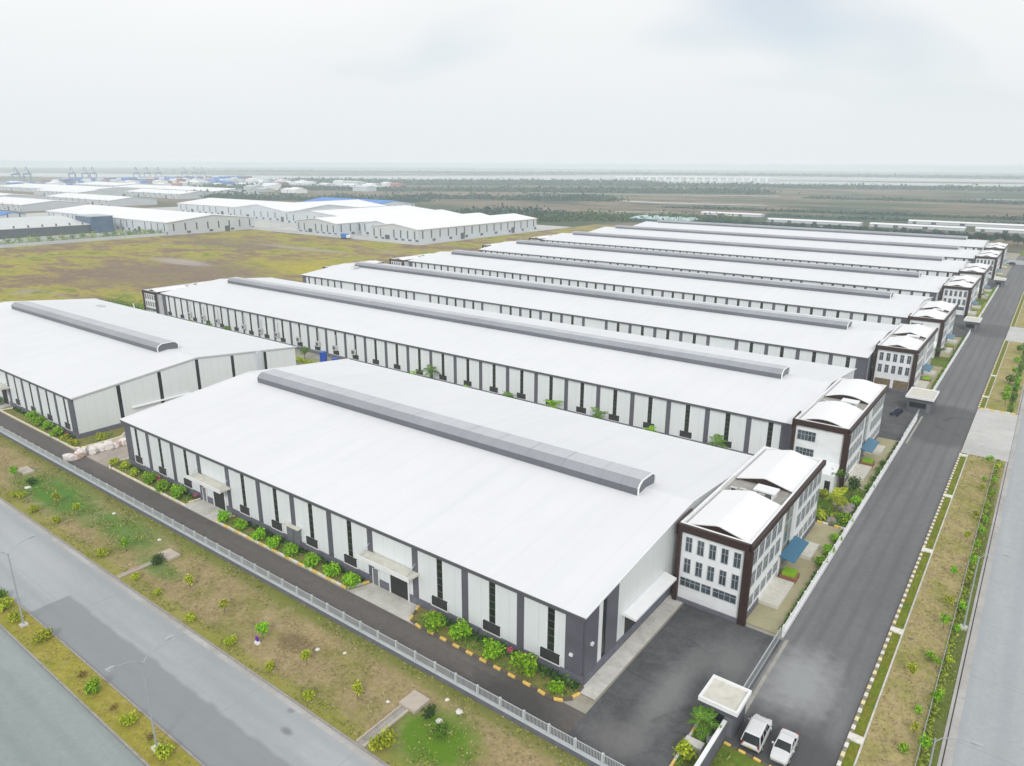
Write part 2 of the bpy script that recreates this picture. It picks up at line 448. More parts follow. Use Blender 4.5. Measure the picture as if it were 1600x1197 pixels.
GR = (0.06, 0.20, 0.02)
vergemat('verge_ground', [((-90, 47.4, 120, 1.5, 0.9, 0.5), (0.17, 0.20, 0.04), 0.8), ((-90, 36.6, 120, 1.2, 0.9, 0.5), (0.27, 0.27, 0.05), 0.7), ((-128, 42.5, 14, 3.5, 0.8, 0.4), GR, 0.85), ((-106, 43.5, 9, 2.6, 0.8, 0.4), GR, 0.75),
                          ((-92, 41, 5, 1.5, 0.7, 0.4), GR, 0.6), ((-40, 41.2, 4.6, 3.6, 0.7, 0.4), (0.10, 0.21, 0.012), 0.95),
                          ((-63, 42.3, 2.6, 1.4, 0.7, 0.4), (0.12, 0.085, 0.045), 0.6)],
         dry=(0.345, 0.27, 0.14), green=(0.215, 0.215, 0.055), bare=(0.41, 0.315, 0.20))
vergemat('east_verge_ground', [((-0.9, 90, 0.9, 60, 0.5, 0.2), (0.07, 0.12, 0.015), 0.8)], dry=(0.39, 0.32, 0.15), green=(0.26, 0.27, 0.06), bare=(0.41, 0.31, 0.20), scale=0.16)
vergemat('strip_grass', [], dry=(0.19, 0.20, 0.02), green=(0.11, 0.19, 0.012), bare=(0.2, 0.16, 0.05), scale=0.4)
vergemat('median_grass', [], dry=(0.34, 0.29, 0.055), green=(0.26, 0.27, 0.035), bare=(0.38, 0.29, 0.12), scale=0.25)
vergemat('lawn', [], dry=(0.16, 0.20, 0.03), green=(0.08, 0.18, 0.012), bare=(0.16, 0.14, 0.05), scale=0.4)

# the marshy field
def fieldmat():
    m, n, l, b = newmat('field_grass')
    nt = m.node_tree
    p = posnode(nt, (0.55, 1.0, 1))
    a = noise(nt, p, 0.04, 10, 0.74, 0.15)
    c = ramp(nt, a, [(0.32, (0.10, 0.15, 0.04)), (0.41, (0.22, 0.25, 0.04)), (0.47, (0.37, 0.325, 0.065)),
                     (0.52, (0.27, 0.20, 0.10)), (0.59, (0.185, 0.135, 0.11)), (0.67, (0.44, 0.31, 0.07))])
    a2 = noise(nt, posnode(nt, (0.7, 1, 1)), 0.06, 10, 0.75, 0.1)
    c = mix(nt, maprange(nt, a2, 0.54, 0.66, 0, 0.6), c, (0.40, 0.35, 0.06))
    a4 = noise(nt, posnode(nt, (0.6, 1.2, 1)), 0.022, 6, 0.6, 0.5)
    c = mix(nt, maprange(nt, a4, 0.64, 0.72, 0, 0.8), c, (0.36, 0.31, 0.27))
    for args, pc, amt in (((-355, 190, 55, 42, 0.8, 0.5), (0.215, 0.16, 0.12), 0.8), ((-395, 215, 26, 7, 0.6, 0.5), (0.40, 0.35, 0.33), 0.8),
                          ((-455, 290, 50, 22, 0.8, 0.5), (0.20, 0.16, 0.11), 0.6), ((-400, 300, 45, 6, 0.6, 0.5), (0.36, 0.31, 0.26), 0.7),
                          ((-300, 250, 60, 22, 0.9, 0.5), (0.40, 0.35, 0.04), 0.8)):
        c = mix(nt, math1(nt, 'MULTIPLY', blob(nt, *args), amt), c, pc)
    f = noise(nt, posnode(nt), 0.35, 6, 0.8)
    v = n.new('ShaderNodeVectorMath'); v.operation = 'SCALE'
    l.new(c, v.inputs[0]); l.new(maprange(nt, f, 0.25, 0.75, 0.7, 1.3), v.inputs['Scale'])
    l.new(v.outputs[0], b.inputs['Base Color'])
    b.inputs['Roughness'].default_value = 0.95
    b.inputs['Specular IOR Level'].default_value = 0.1
    MATS['field_grass'] = m
fieldmat()

def plainmat():
    m, n, l, b = newmat('coastal_plain')
    nt = m.node_tree
    p = posnode(nt, (0.9, 1.5, 1))
    a = noise(nt, p, 0.0021, 8, 0.62, 1.0)
    c = ramp(nt, a, [(0.33, (0.04, 0.075, 0.05)), (0.43, (0.085, 0.11, 0.065)), (0.5, (0.19, 0.155, 0.105)),
                     (0.58, (0.235, 0.185, 0.145)), (0.66, (0.11, 0.12, 0.075)), (0.78, (0.28, 0.25, 0.2))])
    a2 = noise(nt, posnode(nt, (0.6, 1.6, 1)), 0.008, 7, 0.65, 1.0)
    c = mix(nt, maprange(nt, a2, 0.50, 0.62, 0, 0.85), c, (0.035, 0.07, 0.05))
    a3 = noise(nt, posnode(nt, (0.5, 2.0, 1)), 0.006, 6, 0.6, 1.4)
    c = mix(nt, maprange(nt, a3, 0.64, 0.70, 0, 0.7), c, (0.42, 0.44, 0.44))
    f = noise(nt, posnode(nt), 0.05, 7, 0.8)
    v = n.new('ShaderNodeVectorMath'); v.operation = 'SCALE'
    l.new(c, v.inputs[0]); l.new(maprange(nt, f, 0.25, 0.75, 0.65, 1.35), v.inputs['Scale'])
    l.new(v.outputs[0], b.inputs['Base Color'])
    b.inputs['Roughness'].default_value = 0.95
    b.inputs['Specular IOR Level'].default_value = 0.05
    MATS['coastal_plain'] = m
plainmat()

def watermat():
    m, n, l, b = newmat('river_water')
    nt = m.node_tree
    f = noise(nt, posnode(nt), 0.02, 4, 0.6)
    l.new(ramp(nt, f, [(0.3, (0.33, 0.34, 0.33)), (0.7, (0.42, 0.43, 0.41))]), b.inputs['Base Color'])
    b.inputs['Roughness'].default_value = 0.25
    b.inputs['IOR'].default_value = 1.33
    g = noise(nt, posnode(nt), 0.3, 4, 0.6)
    bump(nt, g, 0.3, 0.5, b)
    MATS['river_water'] = m
watermat()

# ------------------------------------------------------------------ mesh helpers
class MB:
    def __init__(s):
        s.v = []; s.f = []; s.mi = []; s.mats = []; s.cur = 0
    def mat(s, name):
        if name not in s.mats:
            s.mats.append(name)
        s.cur = s.mats.index(name)
        return s
    def face(s, pts):
        i = len(s.v)
        s.v += [tuple(p) for p in pts]
        s.f.append(tuple(range(i, i+len(pts)))); s.mi.append(s.cur)
        return s
    def idx(s, vs, fs):
        i = len(s.v)
        s.v += [tuple(p) for p in vs]
        for f in fs:
            s.f.append(tuple(i+k for k in f)); s.mi.append(s.cur)
        return s
    def box(s, x0, x1, y0, y1, z0, z1):
        vs = [(x0, y0, z0), (x1, y0, z0), (x1, y1, z0), (x0, y1, z0), (x0, y0, z1), (x1, y0, z1), (x1, y1, z1), (x0, y1, z1)]
        return s.idx(vs, [(0, 3, 2, 1), (4, 5, 6, 7), (0, 1, 5, 4), (1, 2, 6, 5), (2, 3, 7, 6), (3, 0, 4, 7)])
    def prism(s, poly, a0, a1, axis='x'):
        """polygon (pairs) extruded along an axis; pairs are (y,z) for x, (x,z) for y, (x,y) for z"""
        n = len(poly)
        def P(p, a):
            return {'x': (a, p[0], p[1]), 'y': (p[0], a, p[1]), 'z': (p[0], p[1], a)}[axis]
        vs = [P(p, a0) for p in poly] + [P(p, a1) for p in poly]
        fs = [tuple(range(n))[::-1], tuple(range(n, 2*n))] + [(i, (i+1) % n, n+(i+1) % n, n+i) for i in range(n)]
        return s.idx(vs, fs)
    def tube(s, p0, p1, r0, r1, n=6):
        p0, p1 = Vector(p0), Vector(p1)
        d = (p1-p0).normalized()
        a = d.orthogonal().normalized(); b = d.cross(a)
        vs = []
        for p, r in ((p0, r0), (p1, r1)):
            for k in range(n):
                t = 2*math.pi*k/n
                vs.append(p + a*math.cos(t)*r + b*math.sin(t)*r)
        fs = [tuple(range(n))[::-1], tuple(range(n, 2*n))] + [(i, (i+1) % n, n+(i+1) % n, n+i) for i in range(n)]
        return s.idx(vs, fs)
    def mesh(s, name):
        me = bpy.data.meshes.new(name)
        me.from_pydata(s.v, [], s.f)
        for m in s.mats:
            me.materials.append(MATS[m])
        me.polygons.foreach_set('material_index', s.mi)
        me.update()
        import bmesh
        bm = bmesh.new(); bm.from_mesh(me)
        bmesh.ops.recalc_face_normals(bm, faces=bm.faces)
        bm.to_mesh(me); bm.free()
        return me

def fastmesh(name, v, f, mat):
    """quads from numpy arrays"""
    me = bpy.data.meshes.new(name)
    me.vertices.add(len(v)); me.vertices.foreach_set('co', np.asarray(v, dtype=np.float32).ravel())
    nf = len(f)
    me.loops.add(nf*4); me.loops.foreach_set('vertex_index', np.asarray(f, dtype=np.int32).ravel())
    me.polygons.add(nf); me.polygons.foreach_set('loop_start', np.arange(nf, dtype=np.int32)*4)
    me.update(calc_edges=True)
    me.materials.append(MATS[mat])
    return me

def obj(name, me, parent=None, loc=(0, 0, 0), rz=0.0, s=1.0):
    o = bpy.data.objects.new(name, me)
    C.objects.link(o)
    o.location = loc
    if rz:
        o.rotation_euler = (0, 0, rz)
    if s != 1.0:
        o.scale = (s, s, s) if isinstance(s, (int, float)) else s
    if parent:
        o.parent = parent
    return o

def tag(o, label, cat, group=None, kind=None):
    if label: o['label'] = label
    if cat: o['category'] = cat
    if group: o['group'] = group
    if kind: o['kind'] = kind
    return o

def thing(name, label, cat, loc=(0, 0, 0), rz=0.0, group=None):
    o = bpy.data.objects.new(name, None)
    C.objects.link(o)
    o.location = loc
    o.rotation_euler = (0, 0, rz)
    return tag(o, label, cat, group)

def struct(name, me, loc=(0, 0, 0)):
    o = obj(name, me, None, loc)
    o['kind'] = 'structure'
    return o

KIDS = {}
def copy_tree(o, parent=None):
    c = o.copy(); C.objects.link(c)
    if parent: c.parent = parent
    for ch in KIDS.get(o.name, ()) or [k for k in o.children]:
        copy_tree(ch, c)
    return c

def place(src, used, loc, rz=0.0, s=1.0, label=None, group=None):
    o = copy_tree(src) if used else src
    o.location = loc
    o.rotation_euler = (0, 0, rz)
    o.scale = (s, s, s) if isinstance(s, (int, float)) else s
    if label: o['label'] = label
    if group: o['group'] = group
    return o

def sheet(name, mat, x0, x1, y0, y1, z):
    b = MB().mat(mat)
    b.face([(x0, y0, 0), (x1, y0, 0), (x1, y1, 0), (x0, y1, 0)])
    return struct(name, b.mesh(name), (0, 0, z))

def poly(name, mat, pts, z):
    b = MB().mat(mat)
    b.face([(x, y, 0) for x, y in pts])
    return struct(name, b.mesh(name), (0, 0, z))

# ------------------------------------------------------------------ ground, roads, water
sheet('ground', 'coastal_plain', -7600, 6500, -1500, 8000, -0.10)
sheet('field', 'field_grass', -548, -262, -200, 372, -0.05)
sheet('compound_ground', 'alley_ground', -262, -17.0, 47.5, 575, -0.03)
sheet('boulevard', 'boulevard_concrete', -700, 0.0, 25.95, 36.1, -0.02)
sheet('south_carriageway', 'south_carriageway', -700, 40, -30, 22.6, -0.02)
sheet('verge', 'verge_ground', -700, -19.0, 36.3, 47.7, 0.05)
sheet('service_road', 'service_asphalt', -17.6, -7.75, 36.3, 560, 0.0)
sheet('east_verge', 'east_verge_ground', -6.25, -0.15, 36.3, 158.2, 0.06)
sheet('main_road', 'main_road', 0.25, 22, 36.1, 2200, -0.01)
sheet('inner_road', 'inner_asphalt', -262, -28.5, 48.15, 53.15, 0.0)
sheet('forecourt', 'yard_asphalt', -30.0, -17.6, 47.9, 77.6, 0.004)
sheet('driveway', 'driveway_concrete', -150.6, -133.3, 53.15, 118, 0.01)
sheet('office_paving', 'pavers', -22.5, -18.0, 78.3, 110.8, 0.04)
sheet('office_paving', 'pavers', -22.5, -18.0, 128.0, 157.5, 0.04)
sheet('office_paving', 'pavers', -22.5, -18.0, 196.0, 228.0, 0.04)
sheet('office_paving', 'pavers', -22.5, -18.0, 241.0, 273.0, 0.04)
sheet('office_paving', 'pavers', -22.5, -18.0, 314.0, 345.0, 0.04)
sheet('office_paving', 'pavers', -22.5, -18.0, 363.0, 395.0, 0.04)
for y0, y1 in ((157.6, 195.8), (273.2, 313.8), (395.4, 431.8)):
    sheet('asphalt_yard', 'yard_asphalt', -31.2, -17.6, y0, y1, 0.03)
sheet('front_garden', 'lawn', -27.0, -18.0, 111.0, 127.8, 0.05)
sheet('front_garden', 'lawn', -27.0, -18.0, 228.2, 240.8, 0.05)
sheet('front_garden', 'lawn', -27.0, -18.0, 345.2, 362.8, 0.05)
for y0, y1 in ((158.4, 192.3), (277.5, 304.5), (400, 425)):
    sheet('concrete_apron', 'apron_concrete', -7.6, 0.2, y0, y1, 0.02)
sheet('east_verge', 'east_verge_ground', -6.25, -0.15, 192.4, 277.3, 0.06)
sheet('east_verge', 'east_verge_ground', -6.25, -0.15, 304.7, 399.8, 0.06)
sheet('east_verge', 'east_verge_ground', -6.25, -0.15, 425.2, 500, 0.06)
for y0, y1 in ((36.3, 158.2), (192.4, 277.3), (304.7, 399.8), (425.2, 500)):
    sheet('grass_strip', 'strip_grass', -7.35, -6.45, y0, y1, 0.08)
    b = MB().mat('concrete_light').box(-6.44, -6.26, y0, y1, -0.05, 0.13)
    struct('strip_edging', b.mesh('strip_edging'))
    b = MB().mat('gutter').box(-0.14, 0.14, y0, y1, -0.05, 0.13)
    struct('road_kerb', b.mesh('road_kerb'))
sheet('cross_road', 'boulevard_concrete', -60, 300, 508, 530, 0.02)
sheet('north_road', 'apron_concrete', -262, 700, 702, 714, -0.04)
sheet('north_grass', 'lawn', -17, 0, 535, 600, -0.03)
# boulevard kerbs and gutters
for y0, y1 in ((36.12, 36.30), (25.72, 25.92), (22.62, 22.82)):
    struct('kerb', MB().mat('kerb_stone').box(-700, -6 if y0 > 30 else 40, y0, y1, -0.1, 0.13).mesh('kerb'))
sheet('gutter', 'gutter', -700, 0, 35.45, 36.11, -0.008)
sheet('gutter', 'gutter', 0.26, 0.95, 36.3, 900, 0.0)
sheet('median', 'median_grass', -700, 40, 22.83, 25.71, 0.10)
# river and far bank
poly('river', 'river_water', [(-4200, 700), (-2030, 1570), (-1605, 1800), (-1230, 1960), (-1090, 2140), (-715, 2260), (-400, 2420), (-100, 2560), (900, 2750),
     (5000, 2900), (5000, 4600), (900, 4100), (-160, 3950), (-660, 3990), (-1212, 3850), (-1820, 3600), (-2100, 3000), (-2320, 2560), (-2620, 2030), (-4600, 1300)], -0.03)
poly('river_island', 'coastal_plain', [(-900, 2750), (-300, 2850), (200, 3050), (1200, 3350), (1200, 3420), (0, 3250), (-600, 3050), (-1000, 2820)], 0.02)
poly('river_island', 'coastal_plain', [(-1500, 2650), (-1250, 2850), (-1100, 3120), (-1250, 3140), (-1480, 2900)], 0.02)
poly('far_channel', 'river_water', [(-5200, 3600), (-2300, 5600), (-200, 6500), (3000, 6900), (3000, 7400), (-300, 7000), (-2600, 6050), (-5400, 3900)], -0.03)
# creeks and ponds in the plain
poly('pond', 'river_water', [(-600, 1020), (-480, 1000), (-330, 1040), (-340, 1052), (-480, 1025), (-600, 1040)], -0.03)
poly('pond', 'river_water', [(-880, 1180), (-640, 1250), (-420, 1380), (-425, 1400), (-650, 1275), (-890, 1200)], -0.03)
poly('pond', 'river_water', [(-120, 1500), (260, 1600), (700, 1640), (700, 1665), (250, 1625), (-130, 1520)], -0.03)

# ------------------------------------------------------------------ warehouses
BAY = 8.22
MESHC = {}
def cm_(key, fn):
    if key not in MESHC:
        MESHC[key] = fn()
    return MESHC[key]

EAVE, TOP = 8.5, 11.3
def m_panel(w, h):
    def f():
        b = MB().mat('wall_sheet').box(0, w, -0.10, 0, 0, h)
        b.mat('trim_white').box(0, 0.16, -0.13, -0.102, 0, h).box(w-0.16, w, -0.13, -0.102, 0, h)
        return b.mesh('wall_panel')
    return cm_(('panel', round(w, 2), round(h, 2)), f)
def m_pil(w, h):
    return cm_(('pil', round(w, 2), round(h, 2)), lambda: MB().mat('dark_cladding').box(0, w, -0.22, 0, 0, h).mesh('pilaster'))
def m_strip(w, h):
    def f():
        b = MB().mat('glass_green').box(0, w, -0.04, 0, 0, h)
        b.mat('fascia_grey')
        k = int(h//1.1)
        for i in range(1, k+1):
            b.box(0.02, w-0.02, -0.08, -0.042, i*h/(k+1)-0.04, i*h/(k+1)+0.04)
        b.box(0, 0.07, -0.09, -0.043, 0, h).box(w-0.07, w, -0.09, -0.043, 0, h)
        return b.mesh('window_strip')
    return cm_(('strip', round(w, 2), round(h, 2)), f)
def m_louvre():
    def f():
        b = MB().mat('door_dark').box(-1.3, 1.3, -0.16, -0.02, 0, 1.25)
        b.mat('door_dark')
        for i in range(5):
            z = 0.12+i*0.23
            b.idx([(-1.2, -0.165, z+0.12), (1.2, -0.165, z+0.12), (1.2, -0.24, z), (-1.2, -0.24, z)], [(0, 1, 2, 3)])
        b.mat('trim_white').box(-1.42, -1.302, -0.2, -0.02, -0.12, 1.25).box(1.302, 1.42, -0.2, -0.02, -0.12, 1.25).box(-1.3, 1.3, -0.22, -0.02, -0.12, -0.002)
        return b.mesh('louvre_window')
    return cm_('louvre', f)
def m_roller():
    return cm_('roller', lambda: MB().mat('door_dark').box(-1.6, 1.6, -0.14, 0, 0, 3.7).mat('trim_white').box(-1.8, -1.602, -0.22, 0, 0, 3.9).box(1.602, 1.8, -0.22, 0, 0, 3.9).mesh('roller_door'))
def m_sidedoor():
    return cm_('sidedoor', lambda: MB().mat('door_grey').box(-0.5, 0.5, -0.16, 0, 0, 2.3).mat('trim_white').box(-0.62, -0.502, -0.2, 0, 0, 2.4).box(0.502, 0.62, -0.2, 0, 0, 2.4).mesh('side_door'))
def m_canopy(w):
    def f():
        b = MB().mat('cream_concrete').box(0, w, -2.0, -0.13, 4.45, 4.75)
        b.mat('trim_white').box(0, w, -2.12, -2.002, 4.35, 4.95)
        b.mat('galvanised')
        for x in (0.6, w-0.6):
            b.tube((x, -1.8, 4.75), (x, -0.13, 6.0), 0.05, 0.05, 4)
        return b.mesh('canopy')
    return cm_(('canopy', w), f)

def warehouse(label, x0, x1, y0, y1, canopies=(), detail=True, doors=(), gable='plain', vent_inset=9.0, louvre_from=0):
    """ridge along x. x0..x1, y0..y1 are the wall lines"""
    L, D = x1-x0, y1-y0
    ry = D/2
    top = TOP if D > 50 else EAVE + (TOP-EAVE)*D/54*0.93
    t = thing('warehouse', label, 'warehouse', (x0, y0, 0), 0, 'long white warehouses of the industrial park')
    # body
    b = MB().mat('wall_sheet')
    b.prism([(0, 0), (D, 0), (D, EAVE), (ry, top), (0, EAVE)], 0, L, 'x')
    obj('wall', b.mesh('warehouse_wall'), t)
    # roof
    oh, th = 0.45, 0.22
    sl = (top-EAVE)/ry
    b = MB().mat('roof_sheet')
    e0 = EAVE - oh*sl + 0.03
    P = [(-oh, e0), (ry, top+0.03), (D+oh, e0), (D+oh, e0+th), (ry, top+0.03+th), (-oh, e0+th)]
    b.prism([P[0], P[1], P[4], P[5]], -0.35, L+0.35, 'x')
    b.prism([P[1], P[2], P[3], P[4]], -0.35, L+0.35, 'x')
    rf = obj('roof', b.mesh('warehouse_roof'), t)
    # gable verge caps
    for xx in (-0.5, L+0.352):
        c = MB().mat('trim_white').prism([(-oh, e0+th), (ry, top+th+0.03), (D+oh, e0+th), (D+oh, e0+th+0.18), (ry, top+th+0.21), (-oh, e0+th+0.18)], xx, xx+0.15, 'x')
        obj('verge_cap', c.mesh('verge_cap'), rf)
    # ridge cap line
    b = MB().mat('fascia_grey').box(-0.35, L+0.35, -oh-0.12, -oh-0.002, e0-0.22, e0+th-0.04)
    obj('gutter', b.mesh('eave_gutter'), t)
    # ridge ventilator: chamfered section
    v0, v1 = vent_inset, L-vent_inset
    hw = 2.6
    zb = top - hw*sl + 0.27
    zt = top + 0.27
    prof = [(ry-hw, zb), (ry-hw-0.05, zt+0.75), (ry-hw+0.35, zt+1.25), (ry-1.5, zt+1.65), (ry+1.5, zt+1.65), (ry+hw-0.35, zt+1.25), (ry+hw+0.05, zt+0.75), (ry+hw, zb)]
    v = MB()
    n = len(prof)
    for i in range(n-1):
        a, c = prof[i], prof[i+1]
        v.mat('vent_sheet' if i in (0, n-2) else ('vent_highlight' if i == 3 else 'vent_top'))
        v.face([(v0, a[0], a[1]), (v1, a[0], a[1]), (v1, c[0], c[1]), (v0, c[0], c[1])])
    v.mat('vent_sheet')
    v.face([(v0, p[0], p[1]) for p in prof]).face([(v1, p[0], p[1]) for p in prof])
    vo = obj('ridge_ventilator', v.mesh('ridge_ventilator'), t)
    # seam ridges across the ventilator
    k = int((v1-v0)/6)
    rb = MB().mat('vent_top')
    for i in range(1, k):
        x = v0+(v1-v0)*i/k
        for j in range(n-1):
            a, c = prof[j], prof[j+1]
            rb.face([(x-0.03, a[0], a[1]+0.02), (x+0.03, a[0], a[1]+0.02), (x+0.03, c[0], c[1]+0.02), (x-0.03, c[0], c[1]+0.02)])
    ro = obj('ventilator_seam', rb.mesh('ventilator_seam'), vo); ro['kind'] = 'stuff'
    for xx in (v0-0.22, v1+0.02):
        e = MB().mat('trim_white')
        for i in range(n-1):
            a, c = Vector(prof[i]), Vector(prof[i+1])
            ctr = Vector((ry, zt))
            ai, ci = a+(ctr-a).normalized()*0.18, c+(ctr-c).normalized()*0.18
            e.prism([tuple(a), tuple(c), tuple(ci), tuple(ai)], xx, xx+0.2, 'x')
        obj('ventilator_end_frame', e.mesh('ventilator_end_frame'), vo)
    # plinth
    ph = 1.05
    b = MB().mat('plinth_grey').box(-0.18, L+0.18, -0.26, -0.002, 0, ph)
    obj('plinth', b.mesh('plinth'), t)
    b = MB().mat('plinth_grey').box(L+0.002, L+0.26, 0.0, D, 0, ph)
    obj('plinth', b.mesh('plinth'), t)
    # front bays
    hp = EAVE-ph-0.32
    nb = max(1, int(round(L/BAY)))
    bay = L/nb
    pw, sw = 0.95, 0.95
    for i in range(nb+1):
        if i == 0:
            obj('pilaster', m_pil(2.2, EAVE-0.3), t, (0, 0, 0))
        elif i == nb:
            obj('pilaster', m_pil(2.2, EAVE-0.3), t, (L-2.2, 0, 0))
        else:
            obj('pilaster', m_pil(pw, EAVE-0.3), t, (i*bay-pw/2, -0.005, 0))
    for i in range(nb):
        a = 2.2 if i == 0 else i*bay+pw/2
        c = L-2.2 if i == nb-1 else (i+1)*bay-pw/2
        mid = (i+0.5)*bay
        if i in canopies:
            obj('wall_panel', m_panel(c-a, EAVE-5.2), t, (a, 0, 4.9))
            obj('wall_panel', m_panel(c-a, 4.4), t, (a, 0, 0.2))
            if detail:
                obj('canopy', m_canopy(9.6), t, (mid-4.8, 0, 0))
                obj('roller_door', m_roller(), t, (mid+1.2, -0.135, 0.02))
                obj('side_door', m_sidedoor(), t, (mid-3.2, -0.135, 0.02))
            continue
        obj('wall_panel', m_panel(mid-sw/2-a, hp), t, (a, 0, ph))
        obj('wall_panel', m_panel(c-mid-sw/2, hp), t, (mid+sw/2, 0, ph))
        obj('window_strip', m_strip(sw, hp-1.4), t, (mid-sw/2, 0, ph+1.4))
        if detail:
            obj('louvre_window', m_louvre(), t, (mid, -0.1, ph+0.16))
    for i in doors:
        d = MB().mat('door_grey').box(-1.55, -0.06, -0.4, -0.26, 0.05, 3.1).box(0.06, 1.55, -0.4, -0.26, 0.05, 3.1).mat('cream_concrete').box(-1.8, 1.8, -0.9, -0.23, 3.15, 3.3)
        obj('double_door', d.mesh('double_door'), t, (i*bay, 0, 0))
    # gable towards the road
    def gz(y):
        return EAVE-0.28+sl*min(y, D-y)
    def gpanel(ya, yb, mat, dx, nm, z0=ph):
        g = MB().mat(mat)
        pts = [(ya, z0), (yb, z0), (yb, gz(yb))] + ([(ry, gz(ry))] if ya < ry < yb else []) + [(ya, gz(ya))]
        g.prism(pts, 0.002, dx, 'x')
        obj(nm, g.mesh(nm), t, (L, 0, 0))
    if gable == 'yard':
        gpanel(0.0, 2.7, 'dark_cladding', 0.22, 'corner_panel', 0.0)
        gpanel(2.7, 3.7, 'trim_white', 0.14, 'wall_panel')
        gpanel(3.7, 4.6, 'glass_green', 0.06, 'window_strip')
        gpanel(4.6, 7.2, 'dark_cladding', 0.18, 'cladding_panel')
        gpanel(7.2, 20.5, 'wall_sheet_gable', 0.1, 'wall_panel')
        gpanel(20.5, D, 'wall_sheet_gable', 0.1, 'wall_panel')
        c = MB().mat('trim_white').prism([(0, 4.35), (0.3, 4.5), (1.9, 4.15), (1.9, 3.9), (0, 4.1)], 8.4, 19.4, 'y')
        obj('canopy', c.mesh('gable_canopy'), t, (L, 0, 0))
        for ya in (9.2, 15.0):
            d = MB().mat('door_dark').box(0.1, 0.16, ya, ya+3.4, 0.02, 3.7)
            obj('roller_door', d.mesh('gable_roller_door'), t, (L, 0, 0))
    else:
        ng = 6
        gw = D/ng
        for i in range(ng):
            gpanel(i*gw+(0.0 if i == 0 else 0.4), (i+1)*gw-(0.0 if i == ng-1 else 0.4), 'wall_sheet_gable', 0.1, 'wall_panel')
        for i in range(1, ng):
            gpanel(i*gw-0.4, i*gw+0.4, 'glass_dark', 0.06, 'window_strip', ph+0.2)
        if detail:
            c = MB().mat('trim_white').prism([(0, 3.9), (0.7, 3.8), (0.7, 3.68), (0, 3.75)], 11, 24, 'y')
            obj('canopy', c.mesh('gable_canopy'), t, (L, 0, 0))
            obj('downpipe', MB().mat('far_wall').box(0.1, 1.0, D*0.78, D*0.78+1.3, 0, EAVE+1.2).mesh('downpipe_box'), t, (L, 0, 0))
    return t

warehouse('left-hand white warehouse cut by the picture edge, gable facing the driveway of bags', -261, -152, 56.6, 110, canopies=(8, 3), vent_inset=12.0)
warehouse('nearest white warehouse, its corner at the dark forecourt behind bright shrubs', -131.2, -32.6, 56.7, 110, canopies=(3, 8), doors=(6,), gable='yard', vent_inset=6.5)
warehouse('long warehouse right behind the nearest one, palms and shrubs along its front wall', -254.5, -32.4, 130, 176.5, detail=True, gable='yard', vent_inset=9)
warehouse('third long white warehouse, its right end at the office with ten dark windows', -252.5, -32.4, 190, 236, canopies=(3, 8, 12, 17, 22), gable='yard', vent_inset=9.5)
warehouse('fourth long white warehouse from the front, ridge line above the third one', -250.0, -32.4, 251, 296.5, detail=False, vent_inset=9.5)
warehouse('fifth long white warehouse, joined to the office with a wavy brown parapet', -254.0, -32.4, 310, 357, canopies=(4, 9, 13, 16, 21), detail=False, vent_inset=9.5)
warehouse('sixth long white warehouse from the front, third from the back of the park', -258.5, -32.4, 377, 424, detail=False, vent_inset=9.5)
warehouse('seventh long white warehouse from the front, second from the back of the park', -262.0, -32.4, 440, 485, detail=False, vent_inset=9.5)
warehouse('farthest long white warehouse of the park, before the row of trees', -262.0, -34, 505, 552, detail=False, vent_inset=10.5)

fl = MB().mat('trim_white').box(-0.2, 0.2, -0.25, 0, -0.15, 0.15).mesh('floodlight')
for nm, loc, rz, lab in (('floodlight', (-33.9, 56.45, 3.4), 0, 'small white floodlight on the dark corner, boulevard side'), ('floodlight', (-32.35, 57.9, 4.6), rad(90), 'small white floodlight on the dark corner, forecourt side')):
    tag(obj(nm, fl, None, loc, rz), lab, 'floodlight', 'floodlights on the warehouse corner')
un = MB().mat('ac_metal').box(-0.7, 0.7, -0.7, -0.05, 0, 1.5).mat('far_dark').box(-0.5, 0.5, -0.74, -0.702, 0.3, 1.2).mat('ac_metal').tube((0.4, -0.3, 1.5), (0.4, -0.3, 4.6), 0.12, 0.12, 6).mesh('cooling_unit')
for i, x in enumerate((-238, -229.5, -221.0, -206, -197, -188.5, -178, -169, -161.5, -153.5)):
    tag(obj('cooling_unit', un, None, (x+1.5, 129.75, 2.6)), f'grey cooling unit with duct, {("first","second","third","fourth","fifth","sixth","seventh","eighth","ninth","tenth")[i]} from the left on the second warehouse wall', 'cooling unit', 'cooling units on the second warehouse wall')

# small white structure on the roofs' far corners and rooftop clutter
for k, (x, y) in enumerate(((-243, 128.0+30), (-240, 208), (-242, 103))):
    b = MB().mat('ac_metal').box(-1.6, 1.6, -0.8, 0.8, 0, 0.9).mat('trim_white').box(-0.5, 0.5, -1.4, -0.82, 0, 0.6)
    tag(obj('roof_fan_box', b.mesh('roof_fan_box'), None, (x, y, 10.6 if k != 2 else 9.0)),
        ('grey fan box on the far left end of the second warehouse roof', 'grey fan box on the left end of the third warehouse roof', 'grey fan box at the back of the left-hand warehouse roof')[k], 'roof fan', 'fan boxes on warehouse roofs')

# ------------------------------------------------------------------ offices
OH = 11.0
def window_mesh(w, h, mull=1, axis='y'):
    def f():
        b = MB().mat('glass_office').box(0, w, -0.02, 0.0, 0, h)
        b.mat('galvanised')
        b.box(-0.06, 0, -0.07, 0, -0.06, h+0.06).box(w, w+0.06, -0.07, 0, -0.06, h+0.06).box(0, w, -0.07, 0, h, h+0.06).box(0, w, -0.07, 0, -0.06, 0)
        for i in range(1, mull+1):
            x = w*i/(mull+1)
            b.box(x-0.03, x+0.03, -0.06, -0.021, 0, h)
        b.box(0.001, w-0.001, -0.062, -0.022, h*0.62, h*0.62+0.05)
        return b.mesh('window')
    return cm_(('win', w, h, mull), f)

